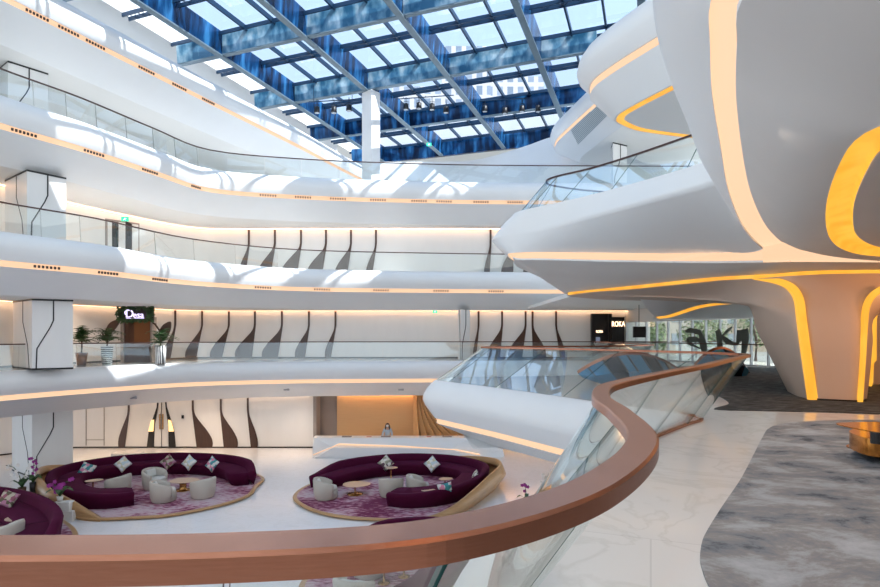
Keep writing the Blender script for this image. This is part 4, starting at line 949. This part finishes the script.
a_ = gl(391,480,.125); table(a_.x,a_.y,.62,.30,.24,.2,'small round table behind the armchair facing the reception sofa')
a_ = gl(445,493,.125); table(a_.x,a_.y+.2,.60,.33,.24,.4,'small round table tucked in the bend of the reception sofa')
a_ = gl(428,503,.125); table(a_.x,a_.y,.55,.34,.22,0,'small round table at the arm end of the reception sofa')
GC2 = 'patterned cushions on the reception sofa'
cush_px(386,463,29.0,R(0),0,'floral cushion standing on its corner behind the small table',GC2)
cush_px(432,464,28.9,R(-10),3,'olive and cream cushion standing on its corner on the reception sofa',GC2)
cush_px(475,475.5,26.4,R(-80),0,'cream cushion lying along the far bend of the reception sofa',GC2,spin=.1,tilt=-.5,s=.5)
cush_px(445,489,24.4,R(190),1,'multicoloured cushion leaning inside the front arm of the reception sofa',GC2,spin=.2)
# --- island at the left
platform([gl(76,519.5),gl(100,521.5),gl(128,520.5),gl(170,517.5),gl(220,507.5),gl(248,498),gl(256,489),(-8.9,28.2),(-10.2,29.5),(-12.2,30.4),(-14.6,30.6),(-17,29.9),(-18.7,28.6),(-19.0,27.0),(-17.9,25.0),(-16.2,23.2)],
 'long oval rug platform near the faceted lobby column', (11,17,1.0,.34,lambda u: abs(sin(pi*u))**.9))
sofa([(-12.9,23.6),(-13.8,23.1),(-15.3,23.2),(-16.9,24.3),(-18.0,26.0),(-18.05,27.6),(-16.9,29.1),(-15,29.9),(-12.8,29.9),(-10.9,29.3),(-9.6,28.2),(-8.95,26.9)], 0,
 'curved aubergine velvet sofa with five patterned cushions near the lobby column', side=-1, taper=(.36,.10), depth=.95)
a_ = gl(118,494,.125); armchair(a_.x,a_.y,R(75),'pale tub armchair by the bronze side table near the lobby column',CG)
a_ = gl(153,489,.125); armchair(a_.x,a_.y+.15,R(-115),'pale tub armchair farthest back on the rug with five cushions',CG)
a_ = gl(163,501,.125); armchair(a_.x,a_.y,R(-60),'pale tub armchair with its back to us at the coffee table',CG)
a_ = gl(203,497,.125); armchair(a_.x,a_.y,R(60),'pale tub armchair on the pale end of the long rug',CG)
a_ = gl(183,490,.125); table(a_.x,a_.y,.45,.66,.50,.0,'oval coffee table amid three armchairs on the long rug',base=.34,stem=.16)
a_ = gl(93,495,.125); table(a_.x,a_.y,.66,.36,.24,.5,'bronze side table inside the bend of the sofa near the column')
GC1 = 'patterned cushions on the sofa near the lobby column'
cush_px(87,469.5,27.9,R(35),1,'pink and teal cushion at the bend of the sofa near the column',GC1,spin=.5)
cush_px(123,464,28.7,R(10),3,'cream leaf print cushion on its corner behind the first armchair',GC1)
cush_px(168,462,29.3,R(0),2,'dark red mosaic cushion on its corner on the long sofa',GC1)
cush_px(189,462.5,29.1,R(-10),3,'pale blue and cream cushion beside the dark red mosaic one',GC1,spin=.6)
cush_px(212,464,28.6,R(-20),1,'pink and green cushion closest to the open end of the long sofa',GC1,spin=.5)
# --- island at the bottom left, mostly cut by the frame
platform([(-11.9,17.6),(-12.9,19.9),(-14.6,21.7),(-17,23.0),(-20,23.8),(-23,23.4),(-25,21),(-24,18),(-20,16),(-15,15.4)], 'rug platform behind the copper handrail at the bottom corner')
sofa([(-22,23.4),(-19.6,23.5),(-17.2,22.8),(-15.0,21.4),(-13.4,19.7),(-12.5,17.9)], 0, 'aubergine velvet sofa just beyond the copper handrail', side=-1, taper=(0,.12), depth=.95)
cush_px(8,499,22.3,R(20),2,'floral cushion on the sofa just beyond the copper handrail','',spin=.45,s=.6)
a_ = gl(8,524,.5); table(a_.x+.3,a_.y+.3,.52,.62,.42,.2,'oval pale table by the sofa just beyond the copper handrail')
a_ = gl(5,548,.125); armchair(a_.x,a_.y,R(80),'blush tub armchair cut off behind the copper handrail',CG)
# --- island under the near handrail
platform([(-3.6,14.6),(-4.0,16.5),(-3.2,18.4),(-1.6,19.7),(.3,20.0),(1.3,18.6),(1.0,16.4),(.2,14.2),(-1.4,12.8),(-3,13.2)],'rug platform directly below the near handrail',(4,8,.8,.35))
sofa([(-2.7,19.0),(-1.4,19.55),(.1,19.6),(.85,18.4),(.7,16.6),(.1,14.8),(-1,13.6)],0,'aubergine sofa directly below the near handrail, seen through the glass',side=-1,taper=(.12,.12),depth=.8,hbk=.78)
a_ = gl(384,570,.5); table(a_.x,a_.y,.50,.42,.34,0,'round pale table below the near handrail',top=plast)
a_ = gl(404,564,.5); table(a_.x,a_.y,.45,.28,.24,0,'small bronze table below the near handrail beside the pale one')
a_ = gl(354,590,.6); armchair(a_.x,a_.y,R(-20),'tub armchair directly below the near handrail',CG)
a_ = gl(371,561,.6); armchair(a_.x-.1,a_.y+.2,R(-150),'tub armchair behind the pale round table below the handrail',CG)
cushion(W(.35,17.6,G+.8),R(-80),-.3,.5,1,'pink and green cushion on the sofa below the near handrail','')
# ------------------------------------------------------------------ orchids
def orchid(x, y, z, pot, pm, stems, pet, label, scale=1.0, leaves=5, seed=1, potname='pot'):
    r = empty('orchid', (x,y,z), 0, label, 'flower'); rt, rb, ph = pot
    MB().lathe([(0,0),(rb,0),(rt,ph),(rt-.02,ph),(rt-.03,ph-.04),(0,ph-.04)],(0,0,0),16).build(potname, pm, r, True); rn = random.Random(seed)
    m = MB()
    for i in range(leaves):
        a = 2*pi*i/leaves+rn.uniform(-.3,.3); d = W(cos(a),sin(a)); n = W(-sin(a),cos(a)); L_=.34*scale; c=[d*L_*t+W(0,0,ph+.22*scale*sin(pi*t*.8)) for t in (0,.3,.6,.85,1)]; wd=[.02,.06,.07,.05,0]
        m.grid([[p+n*w_*scale for p,w_ in zip(c,wd)],[p-n*w_*scale for p,w_ in zip(c,wd)]])
    m.build('leaves', leafm, r)
    for (dx,dy,h,nf) in stems:
        pts = [W(0,0,ph),W(dx*.15,dy*.1,ph+h*.5),W(dx*.5,dy*.5,ph+h*.9),W(dx,dy,ph+h)]; pts = cr(pts,3); MB().tube(pts,.010*scale,5).build('stem', leafm, r)
        fm = MB()
        for i in range(nf):
            p = pts[-1-min(i,6)]+W(rn.uniform(-.12,.12),rn.uniform(-.1,.1),rn.uniform(-.08,.06))*scale; sc=.06*scale
            for k in range(5):
                a = 2*pi*k/5; d = W(cos(a),0,sin(a)); n = W(-sin(a),0,cos(a)); fm.add([p,p+d*sc*.6+n*sc*.45+W(0,-.02,0),p+d*sc*1.1+W(0,-.01,0),p+d*sc*.6-n*sc*.45+W(0,-.02,0)],[(0,1,2,3)])
        fm.build('blossom', pet, r)
    return r
a_ = gl(33,503); MB_ = empty('plinth_table', (a_.x-.55,a_.y,G), 0, 'low pale plinth carrying two orchids by the lobby column', 'table')
boxo('body', -1.1,1.0,-.4,.4,0,.40, plast, MB_, .02)
orchid(gl(22,503).x,gl(22,503).y,G+.402,(.16,.14,.28),nmat('dark_bronze_pot',(.12,.07,.04),.4,.4),[(-.7,0,.95,8),(.55,0,.95,8)],petal_w,'white orchid with long arching stems in a bronze pot by the lobby column',1.5,seed=2)
orchid(gl(33,503).x,gl(34,503).y,G+.402,(.13,.12,.5),black,[(.1,0,1.0,9)],petal_p,'purple orchid in a tall black vase by the lobby column',1.3,seed=3)
a_ = W(-14.95,22.0); st = empty('display_cubes', (a_.x,a_.y,G), 0, 'stack of pale marble display cubes between the long sofa and the sofa beyond the handrail', 'plinth')
for x,y,z,s in ((-.15,0,0,.42),(.38,.1,0,.40),(.25,.1,.40,.34),(-.1,.15,.42,.30)): boxo('cube', x-s/2,x+s/2,y-s/2,y+s/2,z,z+s, plast, st, .01)
orchid(a_.x-.08,a_.y+.15,G+.722,(.12,.09,.2),plast,[(-.45,0,.5,10),(.4,0,.6,10)],petal_p,'purple orchid with pale leaves on the marble display cubes',1.5,seed=5)
a_ = gl(531,519); pz = empty('round_planter', (a_.x+.35,a_.y,G), 0, 'round tan planter table behind the near handrail', 'planter'); MB().lathe([(0,0),(.75,0),(.82,.5),(.78,.55),(0,.55)],(0,0,0),32).build('drum', tabletop, pz, True)
orchid(a_.x-.2,a_.y-.1,G+.552,(.08,.07,.16),black,[(-.1,0,.75,6)],petal_p,'purple orchid at the edge of the round tan planter',1.2,seed=7,leaves=4)
orchid(a_.x+.5,a_.y,G+.552,(.08,.07,.2),black,[(.1,0,.95,6)],petal_w,'cream orchid in the middle of the round tan planter',1.2,seed=8,leaves=4)
orchid(a_.x+1.0,a_.y+.1,G+.552,(.08,.07,.2),plast,[(.15,0,.8,6)],petal_p,'purple orchid at the glass side of the round tan planter',1.2,seed=9,leaves=4)
a_ = gl(56,462); tag(boxo('bench_block', -18.6,-17.0,31.6,32.2,G,G+.6, plast, None, .02),'pale stone block bench behind the sofa by the lobby column','bench')
# ------------------------------------------------------------------ reception desk and clerk
dk = empty('reception_desk', (-3.9,33.0,G), 0, 'long white faceted reception desk with zigzag light line', 'desk')
def dxz(px, py, Y): return Q(px,py,Y)-W(-3.9,33.0,G)
tl, tr = dxz(314,436.8,33.6), dxz(476,436.8,33.6); zt = tl.z; z0 = 0
pts_t = [W(tl.x,.45,zt),W(tl.x+.2,.25,zt),W(tr.x-.4,.25,zt),W(tr.x+.9,.5,zt),W(tr.x+.9,1.0,zt),W(tl.x,1.0,zt)]
pts_m = [W(tl.x,.30,zt*.6),W(tl.x+1.3,-.1,zt*.55),W(tr.x-1.5,-.1,zt*.52),W(tr.x+1.6,.5,zt*.35),W(tr.x+1.6,1.0,zt*.5),W(tl.x,1.0,zt*.5)]
pts_b = [W(tl.x,.2,0),W(tl.x+.1,.15,0),W(tr.x-.5,.15,0),W(tr.x+1.7,.5,0),W(tr.x+1.7,1.0,0),W(tl.x,1.0,0)]
m = MB(); m.grid([pts_b+pts_b[:1],pts_m+pts_m[:1],pts_t+pts_t[:1]]); m.add(pts_t,[tuple(range(6))]); m.build('body', white, dk)
lp = [dxz(312,456,32.9),dxz(338,445,32.72),dxz(400,447,32.7),dxz(455,450,32.8),dxz(480,455,33.1)]
lp = [W(p.x,-.16+.02*k,p.z) for k,p in enumerate(lp)]; lp[0].y = .18; lp[1].y=-.12; lp[2].y=-.08; lp[3].y=-.08; lp[4].y=.12
m = MB(); m.grid([[p+W(0,-.05,.022) for p in lp],[p+W(0,-.05,-.022) for p in lp]]); m.grid([[p+W(0,.25,.035) for p in lp],[p+W(0,-.05,.022) for p in lp]]); m.grid([[p+W(0,-.05,-.022) for p in lp],[p+W(0,.25,-.035) for p in lp]]); m.build('light_line', cove, dk)
for px,l in ((347,'grey card reader on the reception desk, nearest the grey recess'),(386,'grey tablet on the reception desk in front of the clerk'),(447,'grey card reader on the reception desk near the veneer folds')):
    p = Q(px,436,33.6); t_ = boxo('desk_tablet', -.28,.28,-.12,.12,0,.05, grey); t_.location = (p.x,33.55,G+zt+.001); tag(t_,l,'tablet')
for px,l in ((369,'thin red flyer stack on the reception desk'),(429,'thin pink flyer stack on the reception desk')):
    p = Q(px,436,33.6); t_ = boxo('flyers', -.14,.14,-.10,.10,0,.012, nmat('flyer_red',(.5,.15,.12),.6)); t_.location = (p.x,33.6,G+zt+.001); tag(t_,l,'flyers')
def skin_body(name, verts, edges, rad, mat, parent, loc, sub=2):
    me = bpy.data.meshes.new(name); me.from_pydata([tuple(v) for v in verts], edges, []); o = bpy.data.objects.new(name, me); COL.objects.link(o); o.parent = parent; o.location = loc; me.materials.append(mat)
    sk = o.modifiers.new('skin','SKIN'); sk.use_smooth_shade = True
    for i,r_ in enumerate(rad): me.skin_vertices[0].data[i].radius = r_ if isinstance(r_, tuple) else (r_,r_); 
    me.skin_vertices[0].data[0].use_root = True
    s_ = o.modifiers.new('sub','SUBSURF'); s_.levels = s_.render_levels = sub; return o
pp_ = Q(387.5,436,34.35); ps = empty('person', (pp_.x,34.35,G), 0, 'woman with long black hair, white face mask and pale blue jacket behind the reception desk', 'person')
V = [(0,0,.95),(0,0,1.15),(0,-.01,1.36),(0,-.02,1.46),(0,-.05,1.60),(0,-.07,1.66),
     (.17,0,1.38),(.25,-.06,1.16),(.27,-.24,1.02),(.24,-.33,1.0),(-.17,0,1.38),(-.25,-.06,1.16),(-.27,-.24,1.02),(-.24,-.33,1.0),
     (.09,0,.88),(.10,.0,.48),(.10,.03,.08),(.11,-.12,.04),(-.09,0,.88),(-.10,0,.48),(-.10,.03,.08),(-.11,-.12,.04)]
Ed = [(0,1),(1,2),(2,3),(3,4),(4,5),(2,6),(6,7),(7,8),(8,9),(2,10),(10,11),(11,12),(12,13),(0,14),(14,15),(15,16),(16,17),(0,18),(18,19),(19,20),(20,21)]
Rd = [(.15,.11),(.125,.095),(.14,.10),(.05,.05),(.085,.095),(.075,.085),(.065,.06),(.046,.046),(.034,.034),(.03,.03),(.065,.06),(.046,.046),(.034,.034),(.03,.03),.08,.055,.04,.04,.08,.055,.04,.04]
ps.scale = (1.12,1.12,1.10)
body = skin_body('body', V, Ed, Rd, skin, ps, (0,0,0))
Vj = [(0,0,.93),(0,0,1.15),(0,-.01,1.37),(.17,0,1.38),(.25,-.06,1.16),(.265,-.22,1.035),(-.17,0,1.38),(-.25,-.06,1.16),(-.265,-.22,1.035)]
skin_body('jacket', Vj, [(0,1),(1,2),(2,3),(3,4),(4,5),(2,6),(6,7),(7,8)], [(.175,.13),(.145,.115),(.155,.115),(.08,.075),(.06,.06),(.05,.05),(.08,.075),(.06,.06),(.05,.05)], shirt, ps, (0,0,0))
Vt = [(0,0,.94),(.09,0,.86),(.10,0,.48),(.10,.03,.12),(-.09,0,.86),(-.10,0,.48),(-.10,.03,.12)]
skin_body('trousers', Vt, [(0,1),(1,2),(2,3),(0,4),(4,5),(5,6)], [(.165,.125),.095,.07,.055,.095,.07,.055], trous, ps, (0,0,0))
Vh = [(0,.015,1.74),(0,.06,1.62),(.08,.03,1.56),(.11,-.03,1.42),(.09,-.07,1.32),(-.08,.03,1.56),(-.11,-.03,1.42),(-.09,-.07,1.32),(0,.09,1.45)]
skin_body('hair', Vh, [(0,1),(1,2),(2,3),(3,4),(1,5),(5,6),(6,7),(1,8)], [(.075,.07),(.095,.075),.06,.045,.02,.06,.045,.02,(.08,.04)], hairm, ps, (0,0,0))
m = MB(); m.grid([[W(.065*cos(a),-.085-.075*sin(a),z) for a in [pi*k/8 for k in range(9)]] for z in (1.635,1.59,1.55)]); m.build('face_mask', maskm, ps, True)
for s_ in (-1,1):
    MB().lathe([(0,-.008),(.010,0),(0,.008)],(s_*.032,-.163,1.675),8).build('eye', black, ps, True)
    m = MB()
    for f in range(4):
        bx_ = s_*.24+(f-1.5)*.017; m.tube([W(bx_,-.34,1.0),W(bx_,-.38-(.01 if f in (1,2) else 0),.992),W(bx_,-.40-(.012 if f in (1,2) else 0),.98)],.008,5)
    m.tube([W(s_*.215,-.33,1.0),W(s_*.19,-.36,.995)],.009,5); m.build('fingers', skin, ps, True)
# ------------------------------------------------------------------ mirrored pods on the balcony
def pod(px0, px1, py_top, py_bot, Y, depth, label, skew=.3, panels=9, tipl=True):
    z1 = EYE-(py_top-HY)/F*Y; x0 = (px0-CX)/F*Y; x1 = (px1-CX)/F*Y; w_ = x1-x0; c = W((x0+x1)/2, Y, 0); r = empty('mirrored_pod', c, 0, label, 'sculptural bench'); n = 24
    rim=[];mid=[];low=[];rimi=[];top=[]
    for k in range(n+1):
        t = k/n; x = -w_/2+w_*t; hgt = z1*(sin(pi*min(1,.10+.86*t)))**.75
        rim.append(W(x,-.10*sin(pi*t)*depth,hgt)); rimi.append(W(x+.02,-.10*sin(pi*t)*depth-.05,hgt-.09)); mid.append(W(x*.93+.05,-.65*depth*sin(pi*t)**.7-.05,hgt*.45+.02)); low.append(W(x*.70+.25,-.35*depth*sin(pi*t),0.0)); top.append(W(x*.95,depth*.5*sin(pi*t)**.7,hgt*.82))
    m = MB(); m.grid([rim,rimi]); m.grid([rim,top]); m.build('copper_rim', copper, r)
    for q in range(panels):
        a = int(n*q/panels); b = int(n*(q+1)/panels); m = MB(); m.grid([rimi[a:b+1],mid[a:b+1],low[a:b+1]]); pn_ = m.build('mirror_panel', mirrord if q in (2,5) else mirror, r)
        m = MB(); m.tube([rimi[b]+W(0,-.01,0),mid[b]+W(0,-.01,0)],.03,5); m.build('panel_joint', black, r.children[-1] if False else pn_)
    back = [W(v.x,depth*.35*sin(pi*k/n),0) for k,v in enumerate(low)]
    m = MB(); m.grid([top,back]); m.build('back_shell', black, r)
pod(577,690,351.5,386,17.0,1.5,'long eye shaped mirrored pod with copper rim on the balcony')
pod(694,748,346.5,372,20.5,1.2,'smaller mirrored pod near the street glass wall',panels=4)
# ------------------------------------------------------------------ camera, light
cam = bpy.data.cameras.new('camera'); co = bpy.data.objects.new('camera', cam); COL.objects.link(co)
co.location = (0,0,EYE); co.rotation_euler = (pi/2,0,0); cam.sensor_width = 36; cam.lens = 36*F/880; cam.shift_y = (HY-293.5)/880
cam.clip_start = .05; cam.clip_end = 800; S.camera = co
w = bpy.data.worlds.new('world'); S.world = w; w.use_nodes = True; N = w.node_tree.nodes; L = w.node_tree.links
bg = N['Background']; tc = N.new('ShaderNodeTexCoord'); sp = N.new('ShaderNodeSeparateXYZ'); L.new(tc.outputs['Generated'], sp.inputs[0])
rp = ramp(N, [(0,(.95,.95,.97)),(.5,(1.36,1.50,1.62)),(.57,(1.12,1.28,1.42)),(.62,(.60,.72,.88)),(.75,(.50,.66,.90)),(1,(.50,.76,1.1))])
mr = N.new('ShaderNodeMapRange'); mr.inputs[1].default_value = -1; mr.inputs[2].default_value = 1
L.new(sp.outputs[2], mr.inputs[0]); L.new(mr.outputs[0], rp.inputs[0]); L.new(rp.outputs['Color'], bg.inputs['Color']); bg.inputs['Strength'].default_value = 1.0
sun = bpy.data.lights.new('sun','SUN'); sun.energy = 6; sun.angle = .01; sun.color = (1,.97,.92); so = bpy.data.objects.new('sun', sun); COL.objects.link(so)
so.rotation_euler = Vector((-.52,.50,-.69)).to_track_quat('-Z','Y').to_euler()
for x_, y_, e_ in ((8.6,7.5,90),(11.5,9.5,110)):
    al = bpy.data.lights.new('column_fill_spot','SPOT'); al.energy = e_*2.6; al.color = (1,.47,.22); al.spot_size = R(110); al.spot_blend = 1; al.shadow_soft_size = .15  # added fill spots that warm the column
    ao = bpy.data.objects.new('column_fill_spot', al); COL.objects.link(ao); ao.location = (x_,y_,3.0); ao.rotation_euler = Vector((.15,1,-.35)).to_track_quat('-Z','Y').to_euler()
for x_, y_, z_, e_, c_, a_ in ((1.7,2.2,3.5,60,(1,.90,.82),150),(3.0,5.0,3.3,80,(1,.88,.78),150),(5.6,8.2,2.95,70,(1,.85,.72),150),(-20,33,-2.3,220,(1,.70,.46),150),(-14.5,34,-2.3,220,(1,.72,.50),150),(-9,34,-2.3,160,(1,.78,.60),150),
      (-18.5,28.3,3.0,110,(1,.72,.5),150),(-15,31.5,3.0,110,(1,.72,.5),150),(-17.8,27,8.2,90,(1,.74,.54),150)):
    al = bpy.data.lights.new('added_fill_spot','SPOT'); al.energy = e_; al.color = c_; al.spot_size = R(a_); al.spot_blend = 1; al.shadow_soft_size = .2  # added fill spots brightening the walkway, lobby and galleries
    ao = bpy.data.objects.new('added_fill_spot', al); COL.objects.link(ao); ao.location = (x_,y_,z_)
S.view_settings.view_transform = 'Standard'; S.view_settings.look = 'None'; S.view_settings.exposure = 0.75; S.view_settings.gamma = 1
S.view_settings.use_curve_mapping = False
S.cycles.use_denoising = True; S.cycles.max_bounces = 7; S.cycles.diffuse_bounces = 5; S.cycles.glossy_bounces = 4; S.cycles.transparent_max_bounces = 24
S.cycles.sample_clamp_indirect = 6; S.cycles.caustics_reflective = False; S.cycles.caustics_refractive = False
